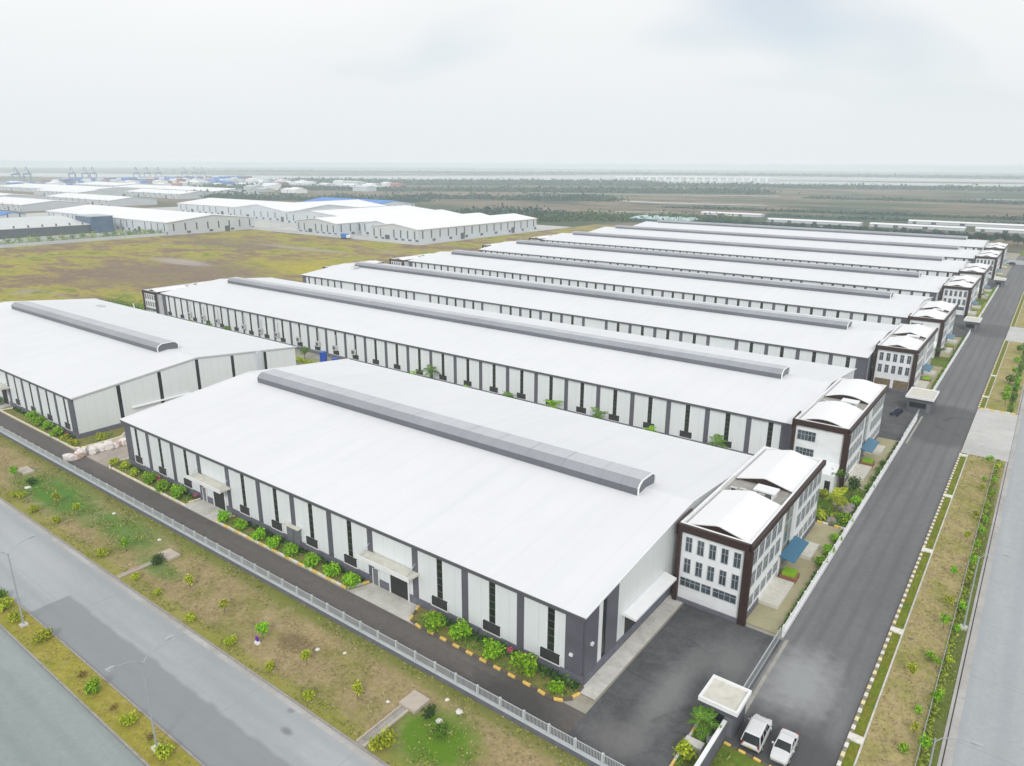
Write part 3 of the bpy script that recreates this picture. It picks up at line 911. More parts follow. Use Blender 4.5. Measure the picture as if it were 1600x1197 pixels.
def office(label, x, y, variant='A', length=32.5, vault=False, width=9.0, side=True, sz=1.0):
    W, Lh = width, length
    t = thing('office_building', label, 'office building', (x, y, 0), 0, 'three-storey offices at the warehouse ends')
    b = MB().mat('office_white')
    b.box(0, W, 0, 13.4, 0, OH-0.9).box(0, W-0.35, 13.4, 19.2, 0, OH-0.9).box(0, W, 19.2, Lh, 0, OH-0.9)
    obj('wall', b.mesh('office_wall'), t)
    obj('roof_deck', MB().mat('concrete_mid').box(0.3, W-0.3, 0.3, Lh-0.3, OH-0.898, OH-0.72).mesh('roof_deck'), t)
    # parapet with brown outer band
    p = MB().mat('trim_white')
    p.box(0.0, W, 0.0, 0.28, OH-0.9, OH+0.05).box(0, W, Lh-0.28, Lh, OH-0.9, OH+0.05).box(0, 0.28, 0.28, Lh-0.28, OH-0.9, OH+0.05).box(W-0.28, W, 0.28, Lh-0.28, OH-0.9, OH+0.05)
    obj('parapet', p.mesh('parapet'), t)
    f = MB().mat('brown_frame')
    f.box(-0.15, W+0.15, -0.45, -0.002, OH-0.95, OH)
    obj('frame_band', f.mesh('frame_band'), t)
    f = MB().mat('brown_frame').box(W+0.002, W+0.45, -0.45, Lh+0.1, OH-0.75, OH)
    obj('frame_band', f.mesh('frame_band'), t)
    obj('frame_column', MB().mat('brown_frame').box(W-0.55, W+0.45, -0.45, -0.002, 0, OH-0.952).mesh('frame_column'), t)
    obj('frame_column', MB().mat('brown_frame').box(-0.15, 0.4, -0.45, -0.002, 0, OH-0.952).mesh('frame_column'), t)
    obj('frame_fin', MB().mat('brown_frame').prism([(-0.45, OH-1.5), (3.6, OH-0.6), (3.9, OH+0.3), (2.9, OH+0.25), (-0.45, OH)], -0.3, -0.002, 'x').mesh('frame_fin'), t)
    # two white pitched roofs with a flat gap between them
    for (ya, yb) in ((0.9, 13.2), (18.4, Lh-0.5)):
        zb = OH-0.35
        hh = 0.95
        if vault:
            pr = [(0.5+(W-1.0)*i/10, zb+hh*math.sin(math.pi*i/10)) for i in range(11)]
        else:
            pr = [(0.5, zb), (W/2-0.2, zb+hh), (W/2+0.2, zb+hh), (W-0.5, zb)]
        pr2 = pr + [(q[0], q[1]-0.15) for q in pr[::-1]]
        r = MB().mat('far_roof')
        for i in range(len(pr)-1):
            r.prism([pr[i], pr[i+1], (pr[i+1][0], pr[i+1][1]-0.15), (pr[i][0], pr[i][1]-0.15)], ya, yb, 'y')
        ro = obj('pitched_roof', r.mesh('pitched_roof'), t)
        g = MB().mat('brown_frame').prism([(q[0], q[1]-0.16) for q in pr]+[(W-0.5, zb-0.3), (0.5, zb-0.3)], ya+0.35, ya+0.5, 'y')
        obj('gable_infill', g.mesh('gable_infill'), ro)
        g = MB().mat('brown_frame').box(0.5, 0.66, ya, yb, zb-0.35, zb-0.15).box(W-0.66, W-0.5, ya, yb, zb-0.35, zb-0.15)
        obj('roof_flashing', g.mesh('roof_flashing'), ro)
    # plant in the gap
    obj('roof_slab', MB().mat('trim_white').box(4.2, 7.2, 14.4, 16.6, OH+0.2, OH+0.4).box(4.5, 4.7, 14.6, 16.4, OH-0.72, OH+0.2).box(6.7, 6.9, 14.6, 16.4, OH-0.72, OH+0.2).mesh('roof_slab'), t)
    for k in range(4):
        obj('condenser_unit', cm_('cond', lambda: MB().mat('ac_metal').box(0, 0.9, 0, 0.45, 0, 0.75).mat('door_dark').box(0.15, 0.75, -0.02, -0.002, 0.1, 0.65).mesh('condenser_unit')), t, (1.2+k*1.25, 13.9+0.25*(k % 2), OH-0.72))
    # front face
    if variant == 'A':
        x0, step = 0.98, 1.55
        for r, z in ((0, 7.35), (1, 4.35)):
            for k in range(5):
                obj('window', window_mesh(0.78, 1.95), t, (x0+k*step, -0.002, z))
        for xa, w in ((0.65, 2.6), (3.5, 1.15), (5.0, 2.9)):
            obj('window', window_mesh(w, 1.15, 3 if w > 2 else 1), t, (xa, -0.002, 2.35))
    elif variant == 'C':
        x0, step = 0.98, 1.55
        for r, z in ((0, 7.35), (1, 4.35)):
            for k in range(5):
                obj('window', window_mesh(0.78, 1.95), t, (x0+k*step, -0.002, z))
        obj('car_port', MB().mat('soil').box(0.6, 4.2, -0.04, -0.002, 0.1, 2.7).box(4.9, 8.2, -0.04, -0.002, 0.1, 2.7).mesh('car_port'), t)
    else:
        for z in (7.4, 4.2):
            obj('window', window_mesh(3.0, 1.7, 4), t, (0.8, -0.002, z))
        obj('lean_to', MB().mat('office_white').prism([(-3.4, 0), (-0.003, 0), (-0.003, 4.4), (-3.4, 3.3)], 3.4, 8.4, 'x').mat('door_dark').box(7.0, 7.9, -3.44, -3.402, 0.05, 2.2).mesh('lean_to'), t)
        obj('blank_wall_panel', MB().mat('office_white').box(4.2, 8.2, -0.08, -0.002, 4.6, OH-1.1).mesh('blank_wall_panel'), t)
    # side face towards the road
    if side:
        def swin(w, h, mull):
            def f():
                b = MB().mat('glass_office').box(0.0, 0.02, 0, w, 0, h).mat('galvanised')
                b.box(0, 0.08, -0.07, 0, -0.06, h+0.06).box(0, 0.08, w, w+0.07, -0.06, h+0.06).box(0, 0.08, 0, w, h, h+0.06).box(0, 0.08, 0, w, -0.06, 0)
                for i in range(1, mull+1):
                    b.box(0.021, 0.07, w*i/(mull+1)-0.04, w*i/(mull+1)+0.04, 0, h)
                b.box(0.0215, 0.06, 0.001, w-0.001, h*0.6, h*0.6+0.05)
                return b.mesh('side_window')
            return cm_(('sw', w, h, mull), f)
        for z, h in ((7.35, 2.0), (4.35, 2.0), (1.5, 1.4)):
            for ya in [1.1+2.45*k for k in range(5)]:
                obj('window', swin(1.7, h, 2), t, (W+0.002, ya, z))
            for ya in [20.3+2.45*k for k in range(5)]:
                obj('window', swin(1.7, h, 2), t, (W+0.002, ya, z))
        obj('glazed_bay', MB().mat('glass_bay').box(W-0.348, W-0.27, 13.8, 18.9, 0.1, OH-1.0).mat('trim_white').box(W-0.3, W+0.1, 13.5, 13.79, 0, OH-0.95).box(W-0.3, W+0.1, 18.91, 19.19, 0, OH-0.95).mat('galvanised')
            .box(W-0.269, W-0.2, 13.81, 18.89, 3.6, 3.72).box(W-0.269, W-0.2, 13.81, 18.89, 6.9, 7.02).box(W-0.269, W-0.199, 15.4, 15.5, 0.1, OH-1.0).box(W-0.269, W-0.199, 17.1, 17.2, 0.1, OH-1.0).mesh('glazed_bay'), t)
        obj('entrance_awning', MB().mat('awning_blue').prism([(W+0.101, 3.3), (W+2.1, 2.9), (W+2.1, 2.8), (W+0.101, 3.15)], 13.2, 20.2, 'y').mesh('entrance_awning'), t)
        obj('entrance_ramp', MB().mat('cream_concrete').box(W+0.003, W+2.6, 5.5, 12.3, 0.05, 0.55).mesh('entrance_ramp'), t)
        obj('entrance_ramp', MB().mat('cream_concrete').box(W+0.003, W+2.6, 20.3, 25, 0.05, 0.55).mesh('entrance_ramp'), t)
        obj('planter', MB().mat('pot').box(W+0.5, W+2.6, 12.8, 14.8, 0.05, 0.8).mat('leaf_bright').box(W+0.7, W+2.4, 13.0, 14.6, 0.8, 1.2).mesh('planter'), t)
        obj('plinth', MB().mat('plinth_grey').box(W+0.002, W+0.12, 0, 5.4, 0, 0.9).box(W+0.002, W+0.12, 25.1, Lh, 0, 0.9).mesh('office_plinth'), t)
    obj('plinth', MB().mat('plinth_grey').box(0.4, W-0.56, -0.3, -0.09, 0, 0.55).mesh('office_plinth'), t)
    if sz != 1.0:
        t.scale = (1, 1, sz)
    return t

offs = [
    ('nearest office block with brown frame and five windows per floor facing the forecourt', -31.5, 77.8, 'A', False),
    ('second office block from the front with vaulted white roofs and a blank end wall', -31.5, 126.4, 'B', True),
    ('third office block from the front with ten dark windows above brown ground-floor openings', -31.3, 195.3, 'C', False),
    ('fourth office block from the front, blank end wall, behind the one with ten dark windows', -31.2, 241, 'B', False),
    ('fifth office block from the front with a wavy brown parapet beside the road', -31.1, 313.8, 'A', False),
    ('sixth office block from the front, half hidden behind the fifth', -31.0, 363.4, 'B', False),
    ('seventh office block from the front, second from the far end', -31.0, 430.5, 'A', False),
    ('farthest office block, at the end of the row by the crossroads', -31.0, 480, 'B', False)]
for lab, x, y, v, va in offs:
    office(lab, x, y, v, 32.0, va, 9.0)
for lab, x, y, v in [('brown-framed office at the left end of the second warehouse', -264.5, 128.2, 'A'),
                     ('brown-framed office at the left end of the third warehouse', -262.2, 209, 'B'),
                     ('brown-framed office at the left end of the fourth warehouse', -260.0, 248, 'A'),
                     ('brown-framed office at the left end of the fifth warehouse', -264.0, 325, 'B'),
                     ('brown-framed office at the left end of the sixth warehouse', -268.0, 377, 'A')]:
    office(lab, x, y, v, 28.0, False, 9.0, side=False, sz=0.84)

# concrete apron strip along the nearest gable, ramps of the roller doors
sheet('drainage_strip', 'concrete_light', -32.3, -30.2, 55.4, 78, 0.05)
for xa in (-106.4+0.2, -65.3+0.2, -194.4+0.0, -235.4):
    poly('loading_ramp', 'concrete_light', [(xa-0.2, 56.4), (xa+8.2, 56.4), (xa+11.2, 53.2), (xa-1.5, 53.2)] if xa > -150 else [(xa-2, 56.4), (xa+8, 56.4), (xa+9, 53.2), (xa-3, 53.2)], 0.05)

# ------------------------------------------------------------------ kerbed planting beds
def kerb_run(pts, step, mats, w=0.28, h=0.28, parent=None, gap=0.06, base=None):
    """blocks laid along a polyline, colours alternate"""
    meshes = {}
    k = 0
    seg = []
    for (a, b) in zip(pts[:-1], pts[1:]):
        a, b = Vector((*a, 0)), Vector((*b, 0))
        seg.append((a, b, (b-a).length))
    tot = sum(s[2] for s in seg)
    n = max(1, int(tot/step))
    st = tot/n
    for mname in mats:
        meshes[mname] = cm_(('kb', mname, round(st, 3), w, h), lambda: MB().mat(mname).prism([(-w/2, 0), (w/2, 0), (w/2, h-0.05), (w/2-0.05, h), (-w/2+0.05, h), (-w/2, h-0.05)], gap/2, st-gap/2, 'x').mesh('kerb_block'))
    for i in range(n):
        d = i*st
        for a, b, l in seg:
            if d <= l or (a, b, l) == seg[-1]:
                break
            d -= l
        dr = (b-a).normalized()
        p = a+dr*d
        mname = mats[i % len(mats)]
        obj('kerb_block', meshes[mname], parent, (p.x, p.y, 0), math.atan2(dr.y, dr.x))

def arc(cx, cy, r, a0, a1, n):
    return [(cx+r*math.cos(rad(a0+(a1-a0)*i/n)), cy+r*math.sin(rad(a0+(a1-a0)*i/n))) for i in range(n+1)]

beds = [('yellow and black kerbed bed under the right third of the nearest warehouse wall', [(-56.6, 56.3), (-55.5, 53.6), (-54.2, 53.35)] + [(-36, 53.0)] + arc(-34.4, 55.0, 2.2, -100, 0, 8) + [(-32.25, 56.3)], 1.0, ('kerb_yellow', 'kerb_black')),
        ('kerbed bed between the two canopies of the nearest warehouse', [(-97.0, 56.3), (-97.8, 53.5), (-67.2, 53.5), (-65.8, 56.3)], 1.0, ('kerb_pale_yellow', 'kerb_white', 'kerb_yellow')),
        ('kerbed bed at the left end of the nearest warehouse', [(-133.4, 62), (-133.8, 56)] + arc(-131.9, 55.3, 1.9, 180, 270, 5) + [(-107.4, 53.5), (-107.0, 56.3)], 1.0, ('kerb_white', 'kerb_pale_yellow')),
        ('kerbed bed around the corner of the left-hand warehouse', [(-183.5, 56.3), (-184.5, 53.5), (-148.6, 53.5)] + arc(-148.4, 55.5, 2.0, -90, 0, 5) + [(-146.3, 62), (-150.2, 66)], 1.0, ('kerb_white', 'kerb_pale_yellow'))]
for lab, pts, st, mats in beds:
    t = thing('planting_bed', lab, 'planting bed', (0, 0, 0), 0, 'kerbed planting beds')
    cx = sum(p[0] for p in pts)/len(pts)
    b = MB().mat('bed_soil')
    inner = pts if 'corner of the left' in lab or 'left end' in lab else pts
    if 'left end' in lab:
        inner = pts + [(-131.1, 56.45), (-131.1, 62)]
    if 'corner of the left' in lab:
        inner = pts + [(-151.8, 66), (-151.8, 56.3)]
    b.face([(x, y, 0.09) for x, y in inner])
    o = obj('bed_soil', b.mesh('bed_soil'), t)
    kerb_run(pts, st, mats, 0.3, 0.26, t)

# painted kerb along the service road
for lab, y0, y1, st, n in (('white painted kerb along the near stretch of the service road', 50, 158.0, 0.72, 150), ('white painted kerb along the service road between the two aprons', 192.6, 277.0, 0.9, 90),
                        ('white painted kerb along the far stretch of the service road', 304.9, 399.5, 1.2, 80)):
    t = thing('painted_kerb', lab, 'kerb', (0, 0, 0), 0, 'painted kerbs of the service road')
    obj('kerb_base', MB().mat('kerb_stone').box(-7.74, -7.36, y0, y1, -0.05, 0.12).mesh('kerb_base'), t)
    kerb_run([(-7.55, y0), (-7.55, y1)], st, ('kerb_white', 'kerb_worn', 'kerb_pale_yellow', 'kerb_worn') if y0 < 60 else ('kerb_pale_yellow', 'kerb_worn'), 0.36, 0.24, t, 0.02)
t = thing('painted_kerb', 'yellow kerb across the end of the far verge by the concrete apron', 'kerb', (0, 0, 0))
kerb_run([(-7.3, 192.2), (-0.3, 192.2)], 0.9, ('kerb_yellow', 'kerb_white'), 0.3, 0.25, t)
for k, y in enumerate((66.2, 87.6, 111.3, 134, 156.5, 203, 226)):
    b = MB().mat('kerb_white').box(-7.7, -6.3, y-0.5, y+0.5, 0.09, 0.27)
    tag(obj('drain_cover', b.mesh('drain_cover')), ['white drain slab across the grass strip nearest the cars', 'white drain slab in the grass strip level with the start of the compound wall',
        'white drain slab in the grass strip level with the nearest office awning', 'white drain slab in the grass strip beside the garden with palms', 'white drain slab just before the first concrete apron',
        'white drain slab just after the first concrete apron', 'white drain slab farther up the road, level with the third office'][k], 'drain slab', 'white slabs across the grass strip')

# ------------------------------------------------------------------ fences and walls
def railing_mesh(length, h, pitch=0.16, matn='galvanised', z0=0.0):
    def f():
        b = MB().mat(matn)
        b.box(0, length, -0.03, 0.03, z0+h-0.06, z0+h).box(0, length, -0.03, 0.03, z0+0.08, z0+0.14)
        n = int(length/pitch)
        for i in range(n):
            x = (i+0.5)*length/n
            b.box(x-0.022, x+0.022, -0.015, 0.015, z0+0.14, z0+h-0.06)
        return b.mesh('railing')
    return cm_(('rail', round(length, 2), h, pitch, matn), f)

def fence(label, a, b, span, base_h, rail_h, base_mat, post_mat, rail_mat, cap=True, pitch=0.16, name='fence'):
    a, b = Vector((*a, 0)), Vector((*b, 0))
    d = b-a; L = d.length; ang = math.atan2(d.y, d.x)
    t = thing(name, label, 'fence', a, ang)
    obj('base_wall', MB().mat(base_mat).box(0, L, -0.14, 0.14, -0.1, base_h).mesh('base_wall'), t)
    if cap:
        obj('coping', MB().mat(post_mat).box(0, L, -0.2, 0.2, base_h+0.001, base_h+0.1).mesh('coping'), t)
    n = int(round(L/span)); sp = L/n
    pm = cm_(('post', post_mat, rail_h), lambda: MB().mat(post_mat).box(-0.11, 0.11, -0.11, 0.11, 0, rail_h+0.08).mesh('post'))
    rm = railing_mesh(sp-0.22, rail_h, pitch, rail_mat)
    for i in range(n+1):
        obj('post', pm, t, (i*sp, 0, base_h+0.101))
        if i < n:
            obj('railing', rm, t, (i*sp+0.11, 0, base_h+0.101))
    return t

fence('long grey railing on a dark base wall between the grass verge and the inner road', (-262, 47.85), (-22.0, 47.85), 3.0, 0.7, 1.15, 'plinth_grey', 'fence_white', 'fence_white')
sheet('fence_footing', 'concrete_light', -262, -22, 47.99, 48.75, 0.03)
for lab, y0, y1 in (('white railing wall between the road and the two nearest offices', 78.2, 173.5), ('white railing wall along the road beside the third and fourth offices', 190.5, 281),
                    ('white railing wall along the road beside the fifth and sixth offices', 298, 400)):
    fence(lab, (-17.75, y0), (-17.75, y1), 3.0, 0.7, 0.75, 'trim_white', 'trim_white', 'trim_white', pitch=0.22)
# sliding gates on rails
for lab, ya, yb in (('grey sliding gate across the forecourt entrance', 62.8, 77.6), ('grey sliding gate beside the gatehouse of the second yard', 157.8, 177.5)):
    t = thing('sliding_gate', lab, 'gate', (-17.9, ya, 0), rad(90))
    L = yb-ya
    obj('gate_frame', MB().mat('galvanised').box(0, L, -0.05, 0.05, 0.1, 0.25).box(0, L, -0.05, 0.05, 1.5, 1.6).box(0, 0.1, -0.05, 0.05, 0.25, 1.5).box(L-0.1, L, -0.05, 0.05, 0.25, 1.5).mesh('gate_frame'), t)
    o = obj('gate_bars', railing_mesh(L-0.2, 1.3, 0.3, 'lamp_grey'), t, (0.1, 0, 0.2))
    obj('gate_track', MB().mat('concrete_mid').box(-0.5, L+0.3, -1.0, -0.6, 0.01, 0.03).mesh('gate_track'), t)
# thin rail fence in the east verge
t = thing('wire_fence', 'thin grey wire fence among the shrubs at the right edge of the verge', 'fence', (-1.75, 60, 0), rad(90))
pm = MB().mat('lamp_grey').box(-0.04, 0.04, -0.04, 0.04, 0, 1.3).mesh('post')
for i in range(26):
    obj('post', pm, t, (i*3.8, 0, 0.05))
obj('wire', MB().mat('lamp_grey').box(0, 95, -0.015, 0.015, 1.2, 1.25).box(0, 95, -0.015, 0.015, 0.7, 0.74).box(0, 95, -0.015, 0.015, 0.3, 0.34).mesh('wire'), t)

# ------------------------------------------------------------------ gatehouses
def gatehouse(label, x0, x1, y0, y1, h=3.4):
    t = thing('gatehouse', label, 'gatehouse', ((x0+x1)/2, (y0+y1)/2, 0), 0, 'flat-roofed gatehouses along the road')
    w, d = (x1-x0)/2, (y1-y0)/2
    obj('wall', MB().mat('dark_cladding').box(-w+0.5, w-0.25, -d+0.5, d-0.4, 0, h-0.3).mesh('gatehouse_wall'), t)
    obj('roof', MB().mat('cream_concrete').box(-w, w, -d, d, h-0.299, h-0.02).mesh('gatehouse_roof'), t)
    e = MB().mat('trim_white').box(-w-0.05, w+0.05, -d-0.05, -d+0.2, h-0.25, h+0.2).box(-w-0.05, w+0.05, d-0.2, d+0.05, h-0.25, h+0.2).box(-w-0.05, -w+0.2, -d+0.2, d-0.2, h-0.25, h+0.2).box(w-0.2, w+0.05, -d+0.2, d-0.2, h-0.25, h+0.2)
    obj('roof_edge', e.mesh('roof_edge'), t)
    obj('window', MB().mat('glass_dark').box(-w+0.44, -w+0.498, -d+0.9, d-0.8, 1.0, 2.2).mat('galvanised').box(-w+0.42, -w+0.439, -0.04, 0.04, 1.0, 2.2).mesh('gatehouse_window'), t)
    obj('window', MB().mat('glass_dark').box(-w+0.9, w-1.4, -d+0.44, -d+0.498, 1.0, 2.2).mesh('gatehouse_window'), t)
    obj('door', MB().mat('door_grey').box(w-1.3, w-0.5, -d+0.45, -d+0.498, 0.02, 2.2).mesh('gatehouse_door'), t)
gatehouse('nearest gatehouse with a stained cream flat roof next to the white cars', -20.3, -16.4, 58.5, 62.4)
gatehouse('second gatehouse, in the yard below the office with ten dark windows', -21.3, -15.6, 180, 188.5)
gatehouse('third gatehouse from the front, before the wavy-parapet office', -20.5, -15.8, 287, 295)
gatehouse('fourth and farthest gatehouse beside the service road', -20.2, -15.6, 404.5, 412)

# wall running from the near gatehouse to the picture edge, wedge garden beside it
t = thing('garden_wall', 'plain pale wall running from the nearest gatehouse towards the bottom of the picture', 'wall', (-17.5, 50, 0))
obj('wall_body', MB().mat('plinth_grey').box(-0.14, 0.14, -4, 8.6, 0, 2.0).mesh('wall_body'), t)
obj('coping', MB().mat('trim_white').box(-0.2, 0.2, -4, 8.6, 2.001, 2.12).mesh('coping'), t)
poly('garden_bed', 'lawn', [(-20.1, 49.5), (-17.7, 49.5), (-17.7, 58.9), (-20.3, 58.9)], 0.16)
t = thing('bed_edging', 'yellow and white kerb of the small garden in front of the nearest gatehouse', 'kerb', (0, 0, 0))
kerb_run([(-20.25, 58.9), (-20.0, 49.5)], 0.8, ('kerb_white', 'kerb_yellow', 'kerb_white'), 0.28, 0.26, t)
poly('lawn_patch', 'lawn', [(-17.2, 49.5), (-9.6, 49.5), (-9.8, 57.4), (-17.2, 57.8)], 0.1)
t = thing('bed_edging', 'yellow and black kerb behind the two white cars', 'kerb', (0, 0, 0))
kerb_run([(-17.2, 57.95), (-9.8, 57.5)], 0.7, ('kerb_yellow', 'kerb_black'), 0.28, 0.24, t)
tag(obj('gate_cabinet', MB().mat('concrete_light').box(-0.9, 0.9, -0.5, 0.5, 0, 0.9).mat('awning_blue').box(-0.92, -0.902, -0.3, 0.3, 0.3, 0.8).mesh('gate_cabinet'), None, (-19.2, 55.2, 0.17)), 'pale concrete cabinet in the small garden with the fan palm', 'cabinet')
tag(obj('water_dispenser', MB().mat('trim_white').box(-0.25, 0.25, -0.25, 0.25, 0, 0.9).mat('awning_blue').tube((0, 0, 0.9), (0, 0, 1.2), 0.16, 0.16, 8).mesh('water_dispenser'), None, (-18.3, 57.0, 0.17)), 'small white and blue box beside the fan palm', 'box')

# ------------------------------------------------------------------ cars
def section_loft(b, secs):
    """secs: list of (y, [(x,z)...]) rings with the same point count"""
    n = len(secs[0][1])
    vs = []
    for y, ring_ in secs:
        vs += [(x, y, z) for x, z in ring_]
    fs = []
    for s in range(len(secs)-1):
        for i in range(n):
            fs.append((s*n+i, s*n+(i+1) % n, (s+1)*n+(i+1) % n, (s+1)*n+i))
    fs.append(tuple(range(n))); fs.append(tuple(range((len(secs)-1)*n, len(secs)*n)))
    b.idx(vs, fs)

def car(label, x, y, rz, L=4.6, W=1.85, H=1.7, kind='suv', paint='car_paint', group='white cars parked by the nearest gatehouse'):
    t = thing('parked_car', label, 'car', (x, y, 0.03), rz, group)
    hw = W/2
    def ring_(w, zb, zt):
        w2 = w*0.93
        return [(-w*0.9, zb), (-w, zb+0.12), (-w, zt-0.22), (-w2, zt), (-w2*0.5, zt+0.03), (w2*0.5, zt+0.03), (w2, zt), (w, zt-0.22), (w, zb+0.12), (w*0.9, zb)]
    h2 = L/2
    deck = 0.98 if kind == 'suv' else 0.92
    b = MB().mat(paint)
    section_loft(b, [(-h2, ring_(hw*0.80, 0.40, 0.72)), (-h2+0.12, ring_(hw*0.92, 0.30, 0.86)), (-h2+0.6, ring_(hw, 0.26, deck)), (0, ring_(hw, 0.26, deck+0.05)),
                     (h2-1.3, ring_(hw, 0.26, deck)), (h2-0.5, ring_(hw*0.97, 0.28, deck-0.08)), (h2-0.1, ring_(hw*0.86, 0.34, 0.74)), (h2, ring_(hw*0.72, 0.42, 0.62))])
    obj('body', b.mesh('car_body'), t)
    # cabin: front of the car is +y
    if kind == 'suv':
        yb, yt0, yt1, yf = -h2+0.12, -h2+0.45, h2-2.0, h2-1.25
    else:
        yb, yt0, yt1, yf = -h2+0.75, -h2+1.35, h2-1.95, h2-1.2
    wb, wt = hw*0.93, hw*0.74
    zb, zt = deck-0.02, H
    g = MB().mat('glass_dark')
    g.idx([(-wb, yb, zb), (wb, yb, zb), (wb, yf, zb), (-wb, yf, zb), (-wt, yt0, zt-0.06), (wt, yt0, zt-0.06), (wt, yt1, zt-0.06), (-wt, yt1, zt-0.06)],
          [(0, 1, 5, 4), (1, 2, 6, 5), (2, 3, 7, 6), (3, 0, 4, 7), (0, 3, 2, 1), (4, 5, 6, 7)])
    obj('windows', g.mesh('car_windows'), t)
    r = MB().mat(paint)
    e = 0.04
    r.idx([(-wt-e, yt0-e, zt-0.055), (wt+e, yt0-e, zt-0.055), (wt+e, yt1+e, zt-0.055), (-wt-e, yt1+e, zt-0.055), (-wt*0.86, yt0+0.12, zt), (wt*0.86, yt0+0.12, zt), (wt*0.86, yt1-0.12, zt), (-wt*0.86, yt1-0.12, zt)],
          [(0, 1, 5, 4), (1, 2, 6, 5), (2, 3, 7, 6), (3, 0, 4, 7), (0, 3, 2, 1), (4, 5, 6, 7)])
    obj('roof', r.mesh('car_roof'), t)
    p = MB().mat(paint)
    for s in (-1, 1):
        for (ya, yb2) in ((yb, yt0), (yf, yt1)):
            p.tube((s*(wb+0.005), ya, zb), (s*(wt+0.01), yb2, zt-0.05), 0.05, 0.045, 4)
        for q in (0.38, 0.68):
            ym = yb+(yf-yb)*q; ym2 = yt0+(yt1-yt0)*q
            p.tube((s*(wb+0.005), ym, zb), (s*(wt+0.01), ym2, zt-0.05), 0.035, 0.035, 4)
    obj('pillars', p.mesh('car_pillars'), t)
    wm = cm_('wheel', lambda: MB().mat('rubber').tube((-0.11, 0, 0), (0.11, 0, 0), 0.34, 0.34, 16).mesh('tyre'))
    rm = cm_('rim', lambda: MB().mat('galvanised').tube((-0.125, 0, 0), (0.125, 0, 0), 0.2, 0.2, 10).mesh('rim'))
    for s in (-1, 1):
        for yy in (-h2+0.85, h2-0.9):
            w = obj('wheel', wm, t, (s*(hw-0.09), yy, 0.34))
            obj('rim', rm, w)
        obj('headlight', MB().mat('lamp_lens').box(-0.2, 0.2, -0.1, 0.05, -0.08, 0.08).mesh('headlight'), t, (s*hw*0.62, h2-0.1, 0.68))
        obj('taillight', MB().mat('tail_red').box(-0.1, 0.1, -0.04, 0.06, -0.16, 0.16).mesh('taillight'), t, (s*hw*0.78, -h2+0.07, 0.78))
        obj('mirror', MB().mat(paint).box(-0.1, 0.1, -0.06, 0.06, -0.07, 0.08).mesh('mirror'), t, (s*(hw+0.08), yf-0.35, deck+0.1))
    obj('number_plate', MB().mat('plate_yellow').box(-0.25, 0.25, -0.03, 0.0, -0.07, 0.07).mesh('number_plate'), t, (0, -h2-0.005, 0.6))
    obj('bumper', MB().mat('door_dark').box(-hw*0.8, hw*0.8, -0.08, 0.06, -0.1, 0.1).mesh('bumper'), t, (0, -h2+0.04, 0.42))
    return t
car('white off-road car next to the gatehouse, its rear window towards us', -14.9, 60.6, rad(2), 4.7, 1.95, 1.85, 'suv')
car('smaller white saloon to the right of the off-road car, windscreen towards us', -12.2, 60.4, rad(181), 4.3, 1.72, 1.45, 'saloon')

surf('car_blue', (0.02, 0.035, 0.12), 0.25, 0.02, spec=0.5)
car('dark blue car at the far end of the service road by the crossroads', -18.5, 503, rad(80), 4.6, 1.85, 1.6, 'suv', 'car_blue', 'cars farther off')
def motorbike(label, x, y, rz):
    t = thing('motorbike', label, 'motorbike', (x, y, 0.04), rz, 'motorbikes beside the second gatehouse')
    for yy in (-0.62, 0.62):
        obj('wheel', cm_('mw', lambda: MB().mat('rubber').tube((-0.05, 0, 0), (0.05, 0, 0), 0.28, 0.28, 12).mesh('wheel')), t, (0, yy, 0.28))
    obj('frame', MB().mat('car_blue').prism([(-0.7, 0.35), (0.1, 0.3), (0.55, 0.55), (0.45, 0.8), (0.1, 0.5), (-0.65, 0.65)], -0.13, 0.13, 'x').mesh('bike_frame'), t)
    obj('seat', MB().mat('rubber').box(-0.13, 0.13, -0.65, 0.05, 0.66, 0.8).mesh('seat'), t)
    obj('handlebar', MB().mat('galvanised').tube((-0.32, 0.4, 1.0), (0.32, 0.4, 1.0), 0.02, 0.02, 5).tube((0, 0.6, 0.3), (0, 0.4, 1.0), 0.03, 0.03, 5).mesh('handlebar'), t)
for i in range(5):
    motorbike(['motorbike at the near end of the row by the second gatehouse', 'second motorbike in the row by the second gatehouse', 'middle motorbike in the row by the second gatehouse', 'fourth motorbike in the row by the second gatehouse', 'motorbike closest to the second gatehouse wall'][i], -22.3+0.1*i, 174.0+i*1.0, rad(85+random.uniform(-8, 8)))

